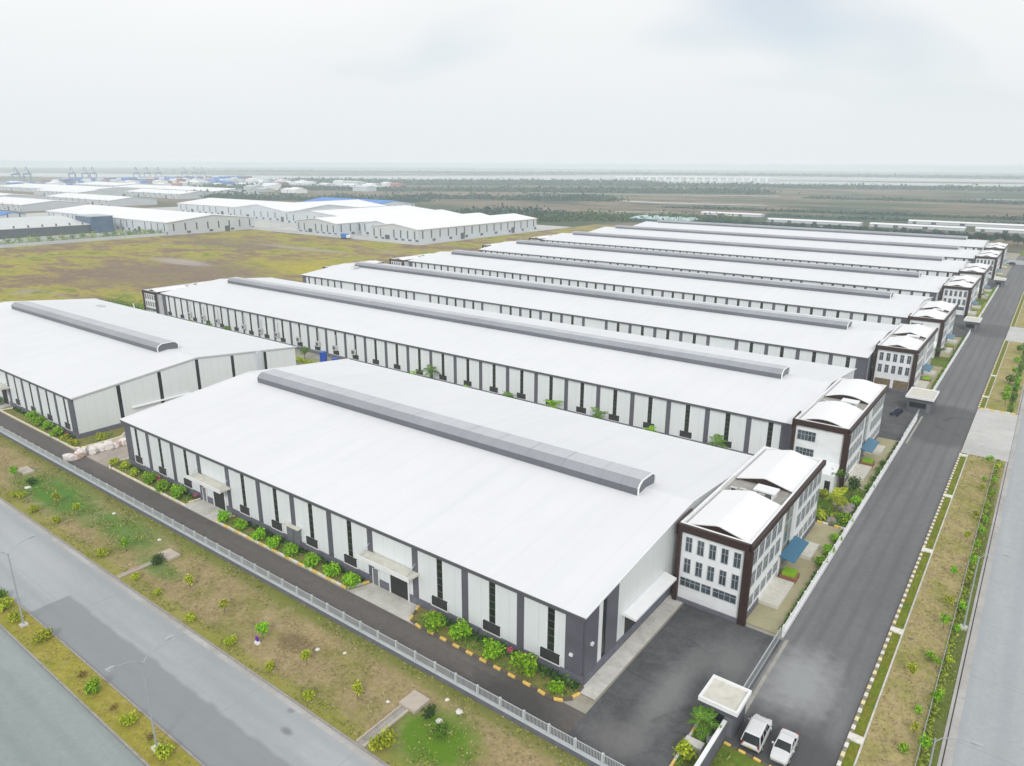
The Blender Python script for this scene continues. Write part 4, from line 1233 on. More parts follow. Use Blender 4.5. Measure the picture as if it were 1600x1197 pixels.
# ------------------------------------------------------------------ street lamps
def lamp(label, x, y, rz, double=True, h=10.0):
    t = thing('street_lamp', label, 'street lamp', (x, y, 0), rz, 'tall grey street lamps')
    obj('footing', MB().mat('concrete_light').box(-0.4, 0.4, -0.4, 0.4, 0.0, 0.35).mesh('footing'), t)
    obj('pole', MB().mat('lamp_grey').tube((0, 0, 0.35), (0, 0, h), 0.11, 0.06, 8).mesh('pole'), t)
    for s in ((-1, 1) if double else (1,)):
        a = MB().mat('lamp_grey')
        pts = [(0, 0, h-0.3), (0, s*0.5, h+0.35), (0, s*1.4, h+0.75), (0, s*2.4, h+0.95)]
        for p, q in zip(pts[:-1], pts[1:]):
            a.tube(p, q, 0.045, 0.04, 6)
        ao = obj('arm', a.mesh('arm'), t)
        hd = MB().mat('lamp_grey')
        section_loft(hd, [(s*2.3, [(-0.1, h+0.9), (0.1, h+0.9), (0.1, h+1.02), (-0.1, h+1.02)]), (s*2.6, [(-0.2, h+0.9), (0.2, h+0.9), (0.17, h+1.1), (-0.17, h+1.1)]),
                          (s*3.1, [(-0.18, h+0.95), (0.18, h+0.95), (0.14, h+1.08), (-0.14, h+1.08)])])
        hd.mat('lamp_lens').box(-0.15, 0.15, min(s*2.45, s*3.0), max(s*2.45, s*3.0), h+0.86, h+0.9)
        obj('lamp_head', hd.mesh('lamp_head'), ao)
    return t
lamp('double-armed street lamp standing whole in the median at the bottom left', -60.4, 24.25, 0)
lamp('double-armed street lamp in the median at the left edge of the picture', -91.9, 24.4, 0)
lamp('single-arm street lamp at the road edge in the bottom right corner', -0.6, 58.0, rad(-90), False)
lamp('single-arm street lamp beside the main road, level with the nearest office', -0.6, 93.2, rad(-90), False)
tag(obj('white_post', MB().mat('trim_white').tube((0, 0, 0), (0, 0, 6), 0.25, 0.2, 8).mesh('white_post'), None, (-258, 121, 0)), 'white post among green bushes at the left end of the second warehouse', 'post')

# ------------------------------------------------------------------ vegetation
rng = np.random.default_rng(5)
def clump_arrays(rng, n, rx, ry, rz, leaf, zc=0.0, shell=0.55, lobes=5, droop=0.3):
    """leaf quads spread through a lumpy volume"""
    lc = rng.normal(size=(lobes, 3)); lc /= np.linalg.norm(lc, axis=1)[:, None]
    lc *= rng.uniform(0.25, 0.55, (lobes, 1))
    lr = rng.uniform(0.42, 0.62, lobes)
    k = rng.integers(0, lobes, n)
    d = rng.normal(size=(n, 3)); d /= np.linalg.norm(d, axis=1)[:, None]
    r = (shell + (1-shell)*rng.random(n)**0.5)[:, None]
    c = (lc[k] + d*lr[k][:, None]*r)
    c[:, 2] = np.where(c[:, 2] < -0.8, -0.8, c[:, 2])
    c *= np.array([rx, ry, rz])
    c[:, 2] += zc
    a = rng.normal(size=(n, 3)); a /= np.linalg.norm(a, axis=1)[:, None]
    a[:, 2] -= droop
    nn = d + 0.8*rng.normal(size=(n, 3))
    b = np.cross(nn, a); b /= (np.linalg.norm(b, axis=1)[:, None]+1e-9)
    s = (leaf*rng.uniform(0.6, 1.3, n))[:, None]
    v = np.stack([c-a*s*0.2-b*s*0.1, c+a*s*0.4-b*s*0.38, c+a*s, c+a*s*0.4+b*s*0.38], axis=1).reshape(-1, 3)
    f = np.arange(4*n).reshape(-1, 4)
    return v, f

def foliage_mesh(n, rx, ry, rz, leaf, mat, zc=0.0, **k):
    v, f = clump_arrays(rng, n, rx, ry, rz, leaf, zc, **k)
    return fastmesh('foliage', v, f, mat)

def stem_mesh(h, r=0.05, branches=4, spread=0.4, name='stems'):
    b = MB().mat('bark')
    b.tube((0, 0, 0), (0.03, 0.02, h*0.6), r, r*0.7, 6)
    for i in range(branches):
        a = i*2*math.pi/branches+0.4
        b.tube((0.02, 0.01, h*0.3), (math.cos(a)*spread, math.sin(a)*spread, h*(0.8+0.1*(i % 2))), r*0.6, r*0.3, 5)
    return b.mesh(name)

SH = {}
def shrub_variant(key, mat, n=260, r=0.75, h=0.75, leaf=0.22, zc=None):
    SH[key] = []
    for i in range(4):
        SH[key].append((foliage_mesh(n, r*random.uniform(0.9, 1.1), r*random.uniform(0.9, 1.1), h*random.uniform(0.9, 1.15), leaf, mat, zc if zc is not None else h*0.85, lobes=7), stem_mesh(h*1.2, 0.04)))
shrub_variant('bright', 'leaf_bright', 760, 1.5, 1.25, 0.27)
shrub_variant('yellow', 'leaf_yellow', 460, 1.15, 0.9, 0.25)
shrub_variant('mid', 'leaf_mid', 420, 1.1, 1.0, 0.25)
shrub_variant('dark', 'leaf_dark', 420, 1.1, 1.0, 0.25)
shrub_variant('brown', 'leaf_brown', 150, 0.8, 0.7, 0.22)
shrub_variant('pink', 'leaf_pink', 110, 0.55, 0.5, 0.2)

def shrub(key, x, y, s, label, group=None, name='shrub', z=0.08, cat='shrub'):
    fm, sm = SH[key][random.randrange(4)]
    t = thing(name, label, cat, (x, y, z), random.uniform(0, 6.28), group)
    t.scale = (s, s, s*random.uniform(0.9, 1.1))
    obj('foliage', fm, t); obj('stems', sm, t)
    return t

ORD = ['first', 'second', 'third', 'fourth', 'fifth', 'sixth', 'seventh', 'eighth', 'ninth', 'tenth', 'eleventh', 'twelfth', 'thirteenth', 'fourteenth', 'fifteenth', 'sixteenth', 'seventeenth', 'eighteenth', 'nineteenth', 'twentieth']
gr = 'shrubs in the kerbed beds'
for i, (x, y) in enumerate(((-51.9, 53.95), (-47.9, 54.0), (-42.8, 54.0), (-38.5, 53.7))):
    shrub('bright', x, y+0.3, 1.2 if i else 1.05, f'large bright green shrub, {ORD[i]} from the second canopy in the yellow-kerbed bed', gr)
shrub('bright', -34.1, 53.9, 0.75, 'small bright green shrub at the rounded corner of the yellow-kerbed bed', gr)
for i, (x, y) in enumerate(((-96.4, 54.0), (-92.2, 54.1), (-87.6, 54.0), (-83.7, 53.9), (-79.9, 54.2), (-75.0, 54.1), (-71.0, 54.1), (-66.9, 54.0))):
    shrub('bright', x, y+0.2, random.uniform(0.8, 1.1), f'bright green shrub, {ORD[i]} from the left in the bed between the two canopies', gr)
for i, (x, y) in enumerate(((-132.7, 54.2), (-129.4, 54.5), (-125.0, 54.1), (-119.8, 54.1), (-114.6, 54.0), (-110.7, 54.2))):
    shrub('yellow' if i < 3 else 'bright', x, y+0.2, random.uniform(0.95, 1.1), f'yellow-green shrub, {ORD[i]} from the left at the far end of the nearest warehouse', gr)
for i, (x, y) in enumerate(((-189.5, 54.8), (-170.3, 54.8), (-166.8, 54.9), (-162.8, 54.7), (-157.1, 54.3), (-153.1, 54.3), (-148.9, 54.2), (-147.5, 58.9))):
    shrub('bright' if i < 5 else 'yellow', x, y, random.uniform(0.95, 1.15), f'green shrub, {ORD[i]} from the left in the bed of the left-hand warehouse', gr)
for x, y, lab in ((-53.6, 55.7, 'pink flowering bush beside the right side of the second canopy'), (-39.6, 55.7, 'pink flowering bush against the plinth near the warehouse corner'), (-41.6, 55.8, 'deeper pink flowering bush left of the pale pink one'),
                  (-119.0, 55.6, 'magenta flowering bush low on the wall at the far end of the nearest warehouse'), (-107.4, 55.8, 'magenta flowering bush beside the first canopy'), (-155.5, 55.6, 'reddish flowering bush by the corner of the left-hand warehouse')):
    shrub('pink', x, y, 1.0, lab, 'flowering bushes at the warehouse plinths', 'flowering_bush', 0.3, 'flowering bush')
# clipped dark hedge lines against the plinth
def hedge(label, x0, x1, y, w=0.5, h=0.6, mat='leaf_dark', dens=14, along='x', z=0.1):
    L = x1-x0
    n = int(L*dens)
    c = np.stack([rng.uniform(0, L, n), rng.normal(0, w*0.5, n), np.abs(rng.normal(0, h*0.45, n))+0.05], axis=1)
    if along == 'y':
        c = c[:, [1, 0, 2]]
    a = rng.normal(size=(n, 3)); a /= np.linalg.norm(a, axis=1)[:, None]
    b = np.cross(a, rng.normal(size=(n, 3))); b /= np.linalg.norm(b, axis=1)[:, None]
    s = rng.uniform(0.14, 0.34, n)[:, None]
    v = np.stack([c-a*s, c-b*s*0.6, c+a*s, c+b*s*0.6], axis=1).reshape(-1, 3)
    me = fastmesh('hedge', v, np.arange(4*n).reshape(-1, 4), mat)
    o = obj('hedge', me, None, (x0, y, z) if along == 'x' else (y, x0, z))
    if label: tag(o, label, 'hedge', 'low hedges')
    return o
hedge('dark low hedge along the plinth near the forecourt corner', -52, -32.5, 55.65, 0.55, 0.8, dens=45)
hedge('dark low hedge along the plinth between the two canopies', -94, -66.5, 55.75, 0.3, 0.5, dens=25)
hedge('dark low hedge along the plinth left of the first canopy', -130, -107.5, 55.8, 0.3, 0.4, dens=20)
hedge('dark low hedge along the front of the left-hand warehouse', -183, -152.5, 55.7, 0.35, 0.5, dens=20)
hedge('low green planting inside the white wall at the nearest office', 79, 110, -18.25, 0.25, 0.35, 'leaf_mid', 16, 'y')
hedge('low green planting inside the white wall at the second office', 127, 156, -18.3, 0.3, 0.4, 'leaf_mid', 20, 'y')
hedge('green planting inside the wall beside the third office', 197, 230, -18.4, 0.4, 0.6, 'leaf_bright', 20, 'y')
hedge('green planting inside the wall beside the fourth office', 236, 275, -18.4, 0.5, 0.7, 'leaf_mid', 20, 'y')
hedge('bright planting inside the wall beside the fifth office', 314, 350, -18.4, 0.7, 0.8, 'leaf_yellow', 20, 'y')
hedge('bright planting inside the wall beside the sixth office', 360, 398, -18.4, 0.7, 0.8, 'leaf_bright', 20, 'y')

# verge: two rows, low bushes at the kerb and young saplings farther in
gB, gS = 'low bushes along the boulevard kerb', 'young saplings in the grass verge'
rowB = [(-132.7, 37.9), (-131.0, 38.3), (-123.7, 37.7), (-117.0, 38.0), (-101.0, 37.8), (-91.5, 37.7), (-85.5, 37.6), (-76.8, 37.3), (-69.0, 37.6), (-61.5, 37.6), (-54.4, 37.4), (-43.4, 37.5)]
for i, (x, y) in enumerate(rowB):
    shrub('yellow', x, y, random.uniform(0.6, 0.85) if i < 11 else 1.2, f'low yellow-green bush, {ORD[i]} from the left along the boulevard kerb', gB)
def sapling(x, y, s, label, group, mat='leaf_yellow', h=1.5, name='sapling'):
    t = thing(name, label, 'sapling', (x, y, 0.06), random.uniform(0, 6), group)
    t.scale = (s, s, s)
    k = ('sap', mat, random.randrange(3))
    obj('crown', cm_(k, lambda: foliage_mesh(260, 0.85, 0.85, 0.8, 0.24, mat, h, lobes=5)), t)
    obj('trunk', cm_('saptrunk', lambda: MB().mat('bark').tube((0, 0, 0), (0.03, 0, h), 0.05, 0.03, 5).mesh('trunk')), t)
    return t
rowS = [(-141, 41), (-123.9, 41.0), (-117.1, 41.4), (-99.9, 40.6), (-83.5, 40.9), (-75.1, 40.7), (-66.6, 40.4), (-58.8, 40.6), (-50.3, 40.5)]
for i, (x, y) in enumerate(rowS):
    sapling(x, y, random.uniform(0.85, 1.15), f'young yellow-green sapling, {ORD[i]} from the left in the middle of the grass verge', gS, 'leaf_yellow' if i % 3 else 'leaf_bright')
shrub('dark', -92.8, 41.6, 0.95, 'dark green bush beside the concrete manhole slab in the verge')
shrub('dark', -135.5, 41.6, 0.9, 'dark green bush at the left edge of the bright green grass patch')
shrub('dark', -42.4, 43.0, 0.8, 'dark green bush in the green patch right of the manhole slab')
shrub('mid', -40.0, 42.0, 0.9, 'mid green bush in the middle of the green patch at the bottom')
shrub('dark', -150, 40.5, 0.9, 'dark bush at the left edge of the picture in the verge')
# median
gm = 'bushes in the boulevard median'
for i, (x, y, k, s) in enumerate(((-100.7, 25.0, 'mid', .8), (-97.6, 24.4, 'yellow', 1.1), (-93.9, 24.3, 'yellow', .9), (-87.1, 24.6, 'yellow', 1.0), (-76.8, 24.5, 'brown', .7), (-72.9, 24.2, 'bright', .75), (-69.0, 24.3, 'brown', .6), (-65.8, 24.2, 'yellow', .85), (-62.1, 24.4, 'brown', .6), (-59.0, 24.1, 'yellow', .9), (-52, 24.2, 'yellow', .8))):
    col = {'mid': 'green', 'yellow': 'bright yellow-green', 'brown': 'brown dried', 'bright': 'bright green'}[k]
    shrub(k, x, y, s, f'{col} bush, {ORD[i]} from the left in the boulevard median', gm)

# palms
def palm(label, x, y, h, fr, nf=11, mat='leaf_mid', group=None, s=1.0, fan=False):
    t = thing('palm_tree', label, 'palm tree', (x, y, 0.1), random.uniform(0, 6.28), group)
    b = MB().mat('bark')
    for i in range(4):
        b.tube((0.05*i, 0, h*i/4), (0.05*(i+1), 0, h*(i+1)/4), 0.2-0.025*i, 0.175-0.025*i, 7)
    obj('trunk', b.mesh('palm_trunk'), t)
    key = ('frond', fr, mat, fan)
    def frond():
        vs, fs = [], []
        rs = 9
        pts = []
        for i in range(rs+1):
            u = i/rs
            pts.append(Vector((u*fr*0.92, 0, fr*(0.55*u-0.85*u*u))))
        for i in range(1, rs+1):
            p = pts[i]
            wid = fr*0.30*math.sin(math.pi*min(1, 0.12+0.85*i/rs))
            for sgn in (-1, 1):
                for q in (0.0, 0.5):
                    c = p - Vector((q*fr*0.1, 0, 0))
                    tip = c + Vector((wid*0.55, sgn*wid, -wid*0.35))
                    k = len(vs)
                    vs += [tuple(c-Vector((0.06, 0, 0))), tuple((c+tip)/2+Vector((-0.07, 0, 0.04))), tuple(tip), tuple((c+tip)/2+Vector((0.07, 0, 0.02)))]
                    fs.append((k, k+1, k+2, k+3))
        for i in range(rs):
            k = len(vs)
            a, c = pts[i], pts[i+1]
            vs += [(a.x, -0.03, a.z), (a.x, 0.03, a.z), (c.x, 0.03, c.z), (c.x, -0.03, c.z)]
            fs.append((k, k+1, k+2, k+3))
        return fastmesh('frond', vs, fs, mat)
    fm = cm_(key, frond)
    for i in range(nf):
        o = obj('frond', fm, t, (0.2, 0, h))
        o.rotation_euler = (0, rad(random.uniform(-45, 18)), 2*math.pi*i/nf+random.uniform(-.2, .2))
        k = random.uniform(0.8, 1.1)
        o.scale = (k, k, k)
    t.scale = (s, s, s)
    return t
palm('fan-shaped palm with thick trunk in the small garden in front of the nearest gatehouse', -19.0, 57.6, 1.6, 1.9, 16, 'leaf_mid')
shrub('yellow', -19.6, 53.9, 1.15, 'very bright yellow-green bush at the bottom edge beside the forecourt')
palm('yellow-green palm in the garden between the two nearest offices', -20.9, 116.0, 2.6, 2.6, 12, 'leaf_yellow')
palm('dark palm against the blank wall of the second office', -22.6, 124.6, 3.0, 2.1, 11, 'leaf_mid')
palm('small pale palm at the front of the garden with rocks', -22.9, 112.6, 0.9, 1.7, 11, 'leaf_yellow')
palm('dark palm in front of the fourth office', -21.5, 238, 2.6, 2.4, 12, 'leaf_dark')
palm('dark palm in front of the sixth office', -21.0, 356, 2.4, 2.2, 10, 'leaf_dark')

def tree(label, x, y, h, cr, mat='leaf_mid', group=None, n=420, rz=None, name='tree', leaf=0.3):
    t = thing(name, label, 'tree', (x, y, 0.0), random.uniform(0, 6.28), group)
    key = ('treecrown', mat, round(cr, 1), round(h, 1), n, random.randrange(3))
    obj('crown', cm_(key, lambda: foliage_mesh(n, cr, cr, rz or cr*0.85, leaf, mat, h-cr*0.6, lobes=9)), t)
    def tr():
        b = MB().mat('bark')
        b.tube((0, 0, 0), (0.05, 0.03, h*0.5), 0.14, 0.1, 7)
        for i in range(5):
            a = i*1.26
            b.tube((0.05, 0.03, h*0.45), (math.cos(a)*cr*0.5, math.sin(a)*cr*0.5, h*0.8), 0.06, 0.025, 5)
        return b.mesh('trunk')
    obj('trunk', cm_(('trk', round(h, 1), round(cr, 1)), tr), t)
    return t
tree('small dark round-headed tree beside the paved strip of the second office', -20.0, 123.6, 3.8, 1.5, 'leaf_dark')
tree('low round ball tree, vivid green, against the white wall between the offices', -18.9, 112.8, 2.0, 1.5, 'leaf_bright', n=500)
shrub('bright', -18.8, 121.0, 0.8, 'small vivid green shrub by the start of the second paved strip')
for i, (x, y) in enumerate(((-17.9, 105.9), (-17.9, 101.3), (-17.9, 97.6))):
    shrub('bright', x-0.5, y, 0.75, f'small green shrub, {ORD[i]} from the top along the white wall at the nearest office', 'shrubs along the white wall')
for i, (x, y) in enumerate(((-17.9, 141.8), (-17.9, 136.8), (-17.9, 133.0), (-18.0, 128.7))):
    shrub('mid', x-0.5, y, 0.85, f'dark green shrub, {ORD[i]} from the top along the white wall at the second office', 'shrubs along the white wall')
for i, (x, y, s) in enumerate(((-23.0, 112.0, 1.0), (-20.6, 113.9, .7), (-25.0, 117, 1.0), (-24, 121, .9))):
    shrub('yellow' if i % 2 else 'mid', x, y, s, ['pale bush at the office corner of the garden', 'low bush in front of the rocks in the garden', 'bush deep in the garden between the offices', 'bush below the lean-to of the second office'][i])
for i, (x, y, s) in enumerate(((-20.6, 112.7, 0.9), (-19.6, 117.8, 1.2), (-19.5, 119.9, 0.8), (-21.6, 119.0, .5))):
    b = MB().mat('rock')
    import bmesh
    bm = bmesh.new(); bmesh.ops.create_icosphere(bm, subdivisions=2, radius=1)
    for v in bm.verts:
        v.co *= random.uniform(0.8, 1.15)
        v.co.z *= 0.45
    me = bpy.data.meshes.new('rock'); bm.to_mesh(me); bm.free(); me.materials.append(MATS['rock'])
    tag(obj('boulder', me, None, (x, y, 0.2), s=s), ['brown boulder at the near edge of the garden', 'large grey boulder in the middle of the garden', 'grey boulder next to the vivid green shrub', 'small pale boulder below the yellow-green palm'][i], 'boulder', 'boulders in the garden')
t = thing('bed_edging', 'yellow and white kerb at the near end of the garden between the offices', 'kerb', (0, 0, 0))
kerb_run([(-22.4, 111.0), (-18.1, 111.0)], 0.8, ('kerb_yellow', 'kerb_white', 'kerb_black'), 0.28, 0.3, t)

# plants in the alley between first and second warehouse
ga = 'plants along the front of the second warehouse'
for i, (x, y, k, s) in enumerate(((-232.0, 123, 'm', 1), (-226.4, 123.5, 't', 1), (-218.1, 125, 'm', 1.2), (-206.5, 124.6, 't', 1.1), (-191.1, 123.5, 'm', 1), (-180.8, 125.3, 'm', .9), (-165.0, 122.5, 't', 1.1),
                                  (-126.7, 127, 'p', .9), (-121.0, 127.4, 'p', 1.35), (-109.3, 127.2, 'p', .8), (-95.8, 127, 'p', 1.0), (-83.3, 126.8, 'p', 1.15), (-71.7, 127, 'p', 1.2), (-59.2, 127, 'p', 1.0), (-45.5, 127.4, 'p', 1.15))):
    nm = ORD[i]
    lab = f'green plant, {nm} from the left along the front wall of the second warehouse'
    if k == 'p':
        palm(lab.replace('green plant', 'green palm'), x, y, 1.9*s, 2.3, 11, 'leaf_bright' if i % 2 else 'leaf_mid', ga, s)
    elif k == 't':
        tree(lab.replace('plant', 'tree'), x, y, 3.8*s, 1.7, 'leaf_mid', ga)
    else:
        tree(lab.replace('plant', 'bushy tree'), x, y, 3.0*s, 1.5, 'leaf_dark' if i % 2 else 'leaf_mid', ga)
hedge('green and reddish ground planting in the gap behind the two front warehouses', -172, -132, 121.5, 1.6, 0.9, 'leaf_yellow', 60)
hedge('dense green bushes at the left end of the second warehouse', -300, -258, 128, 7, 2.2, 'leaf_mid', 110)
# blue drums stack
gd = 'blue drums stacked behind the left-hand warehouse'
dm = MB().mat('drum_blue').tube((0, 0, 0), (0, 0, 1.9), 0.95, 0.95, 14).tube((0, 0, 0.6), (0, 0, 0.68), 0.99, 0.99, 14).tube((0, 0, 1.25), (0, 0, 1.33), 0.99, 0.99, 14).mesh('drum')
for i, (x, y, z) in enumerate(((-151.5, 118.5, 0), (-149.4, 118.5, 0), (-151.5, 118.5, 1.92), (-151.6, 118.6, 3.84), (-149.4, 120.7, 0), (-149.4, 120.7, 1.92), (-147.3, 120.6, 0))):
    tag(obj('blue_drum', dm, None, (x, y, z)), ['bottom blue drum of the tallest stack behind the left-hand warehouse', 'bottom blue drum standing alone beside the tallest stack', 'middle blue drum of the tallest stack', 'topmost blue drum of the tallest stack', 'lower blue drum of the short stack of two', 'upper blue drum of the short stack of two', 'rightmost blue drum on the ground'][i], 'drum', gd)
# row of bags and rubble across the driveway
gs = 'pale bags lined up across the driveway'
sm = []
for k in range(4):
    bm = bmesh.new(); bmesh.ops.create_cube(bm, size=1)
    bmesh.ops.subdivide_edges(bm, edges=bm.edges, cuts=2, use_grid_fill=True)
    for v in bm.verts:
        v.co += Vector((random.uniform(-.06, .06), random.uniform(-.06, .06), random.uniform(-.05, .05)))
        f_ = 1-0.25*(abs(v.co.x)*abs(v.co.y)*4); v.co.z *= f_*1.0
        v.co.z += 0.5
    me = bpy.data.meshes.new('bag'); bm.to_mesh(me); bm.free()
    me.materials.append(MATS['sack_pink' if k == 3 else 'sack_white']); sm.append(me)
for i in range(56):
    u = i/55
    x = -141.6 + 4.5*u - 5*math.sin(u*3.1)*0.5 + random.uniform(-0.7, 0.7)
    y = 50.3 + 17.5*u + random.uniform(-.5, .5)
    k = random.choice((0, 1, 2, 0, 1, 2, 3))
    o = obj('building_bag', sm[k], None, (x, y, 0.02), random.uniform(0, 3), random.uniform(0.8, 1.35))
    tag(o, 'pale pinkish bag in the row across the driveway between the two front warehouses' if k == 3 else 'whitish bag in the row across the driveway between the two front warehouses', 'bag', gs + (' pink' if k == 3 else ' white'))

# verge furniture: manhole slabs, concrete channels, purple flagged sapling
for (x, y, w, d, lab) in ((-93.6, 43.6, 1.4, 0.9, 'pale concrete manhole slab in the verge above the dark green bush'), (-45.0, 43.6, 1.15, 1.15, 'square concrete manhole slab at the head of the channel at the bottom'),
                          (-142.5, 43.2, 1.8, 0.9, 'pale concrete slab in the verge at the left edge of the green patch')):
    b = MB().mat('slab_concrete').box(-w, w, -d, d, 0.0, 0.35).box(-0.3, 0.3, -0.3, 0.3, 0.352, 0.37)
    tag(obj('manhole_slab', b.mesh('manhole_slab'), None, (x, y, 0.06)), lab, 'manhole slab', 'concrete manhole slabs in the verge')
for (x, lab) in ((-45.3, 'concrete drainage channel running from the square slab to the kerb at the bottom'), (-93.7, 'narrow concrete channel from the slab to the kerb in the left verge')):
    w = 0.4 if x > -60 else 0.12
    b = MB().mat('slab_concrete').box(-w-0.16, -w, 36.35, 42.4, 0, 0.22).box(w, w+0.3, 36.35, 42.4, 0, 0.22).mat('concrete_mid').box(-w+0.001, w-0.001, 36.35, 42.4, 0.0, 0.02)
    tag(obj('drainage_channel', b.mesh('drainage_channel'), None, (x, 0, 0.06)), lab, 'drainage channel', 'concrete channels across the verge')
t = thing('tied_sapling', 'purple cloth and white bag tied below the sapling in the verge', 'cloth', (-66.5, 39.5, 0.06))
obj('cloth', MB().mat('purple_cloth').prism([(-0.2, 0.45), (0.2, 0.4), (0.22, 0.9), (-0.16, 0.95)], -0.1, 0.1, 'y').mesh('cloth'), t)
obj('bag', MB().mat('trim_white').prism([(-0.3, 0.0), (0.3, 0.0), (0.22, 0.3), (-0.25, 0.35)], -0.25, 0.2, 'y').mesh('bag'), t)
stm = []
for k in range(3):
    bm = bmesh.new(); bmesh.ops.create_icosphere(bm, subdivisions=1, radius=0.35)
    for v in bm.verts:
        v.co *= random.uniform(0.7, 1.2); v.co.z *= 0.5
    me = bpy.data.meshes.new('stone'); bm.to_mesh(me); bm.free(); me.materials.append(MATS['kerb_white']); stm.append(me)
for i, (x, y, s) in enumerate(((-134.5, 40.6, 1.6), (-99, 45.0, 1.0), (-60.0, 43.0, 1.1), (-41.2, 43.2, 1.2), (-40.4, 45.4, 1.3), (-42.6, 46.0, .9), (-113, 45, .9), (-47.3, 42, .7), (-57, 44.5, .8))):
    tag(obj('pale_stone', stm[i % 3], None, (x, y, 0.12), s=s), ['white stone beside the dark bush at the left of the green patch', 'white stone in the grass below the fence, left part', 'pale stone in the dry grass in the middle of the verge', 'pale stone in the green patch at the bottom',
        'pale stone between the green patch and the fence', 'small pale stone right under the fence at the bottom', 'small stone near the fence above the long green patch', 'small stone left of the square manhole slab', 'small stone in the dry grass under the fence'][i], 'stone', 'stones in the verge')

# east verge shrubs
ge = 'shrubs in the strip beside the main road'
ev = [(-2.7, 118.3), (-3.1, 105.6), (-1.3, 110.6), (-1.3, 105.7), (-2.7, 97.0), (-1.1, 97.5), (-3.0, 84.2), (-2.2, 82.7), (-1.1, 84.2), (-4.3, 79.5), (-1.4, 76.3), (-2.6, 73.8), (-2.6, 70.6), (-3.0, 67.1), (-1.5, 68.4),
      (-2.5, 155.9), (-3.0, 155.0), (-1.1, 152.7), (-2.6, 145.3), (-2.7, 140.3), (-1.1, 144.9), (-1.1, 138.8), (-1.3, 132.1), (-2.6, 127.6), (-1.0, 126.3), (-1.2, 91.5), (-2.6, 91.8), (-1.2, 117), (-1.2, 121)]
ev.sort(key=lambda p: p[1])
words_ = ORD + ['twenty-first', 'twenty-second', 'twenty-third', 'twenty-fourth', 'twenty-fifth', 'twenty-sixth', 'twenty-seventh', 'twenty-eighth', 'twenty-ninth', 'thirtieth']
for i, (x, y) in enumerate(ev):
    sapling(x, y, random.uniform(0.6, 1.0), f'green sapling, {words_[i]} from the bottom in the near strip beside the main road', ge, ('leaf_bright', 'leaf_bright', 'leaf_yellow')[i % 3], 0.95, 'young_tree')
ev2 = [(-2.8, 199), (-1.5, 203), (-2.9, 206.8), (-1.5, 212), (-1.5, 217.9), (-3.2, 220.1), (-2.8, 230.1), (-1.5, 236), (-2.8, 246), (-2.8, 259.6), (-1.5, 266)]
for i, (x, y) in enumerate(ev2):
    sapling(x, y, random.uniform(1.2, 1.7), f'green sapling, {ORD[i]} from the bottom in the verge beyond the first concrete apron', ge, ('leaf_bright', 'leaf_mid')[i % 2], 0.95, 'young_tree')
h = hedge(None, 56, 158, -1.4, 0.4, 0.16, 'grass_green', 16, 'y'); h.name = 'ground_cover'; h['kind'] = 'stuff'
h = hedge(None, 193, 277, -1.5, 0.6, 0.3, 'leaf_mid', 20, 'y'); h.name = 'ground_cover'; h['kind'] = 'stuff'

# grass tufts
def tufts(name, rects, dens, mat, hgt=0.12, keep=None):
    vs = []
    for x0, x1, y0, y1 in rects:
        n = int((x1-x0)*(y1-y0)*dens)
        p = np.stack([rng.uniform(x0, x1, n), rng.uniform(y0, y1, n)], axis=1)
        # clumped: keep by a smooth pseudo-noise
        w = np.sin(p[:, 0]*0.9+1.3*np.sin(p[:, 1]*1.1))+np.sin(p[:, 1]*1.7+p[:, 0]*0.35)+0.8*np.sin(p[:, 0]*0.23+2)
        p = p[w+rng.normal(0, 1.0, n) > 0.2]
        vs.append(p)
    p = np.concatenate(vs)
    n = len(p)
    ang = rng.uniform(0, math.pi, n)
    d = np.stack([np.cos(ang), np.sin(ang), np.zeros(n)], 1)
    h_ = (hgt*rng.uniform(0.3, 1.1, n))[:, None]
    w_ = rng.uniform(0.03, 0.1, n)[:, None]
    base = np.concatenate([p, np.full((n, 1), 0.05)], 1)
    lean = np.stack([rng.normal(0, 1.0, n), rng.normal(0, 1.0, n), np.ones(n)], 1)
    v = np.stack([base-d*w_, base+d*w_, base+d*w_*1.2+lean*h_, base-d*w_*1.2+lean*h_], 1).reshape(-1, 3)
    o = obj(name, fastmesh(name, v, np.arange(4*n).reshape(-1, 4), mat))
    o['kind'] = 'stuff'
tufts('dry_grass', [(-175, -19.2, 36.5, 47.6), (-6.1, -1.0, 56, 158)], 14, 'grass_dry')
tufts('green_grass', [(-140, -116, 40, 46), (-112, -98, 41, 46.5), (-45, -35.5, 38, 45.5), (-175, -20, 46.2, 47.6), (-175, -20, 36.5, 38.2), (-1.2, -0.3, 56, 158), (-110, -40, 22.9, 25.6), (-7.3, -6.5, 50, 158)], 16, 'grass_green')
tufts('dry_grass', [(-110, -40, 22.9, 25.6)], 10, 'grass_dry')
tufts('bed_grass', [(-55, -33, 53.6, 55.6), (-96, -67, 53.8, 55.6), (-131, -108, 53.8, 55.6), (-150, -147, 54, 62), (-27, -18.2, 111.5, 127.5), (-20, -17.8, 50, 58.5), (-17, -10, 50, 57.4)], 22, 'leaf_mid', 0.3)

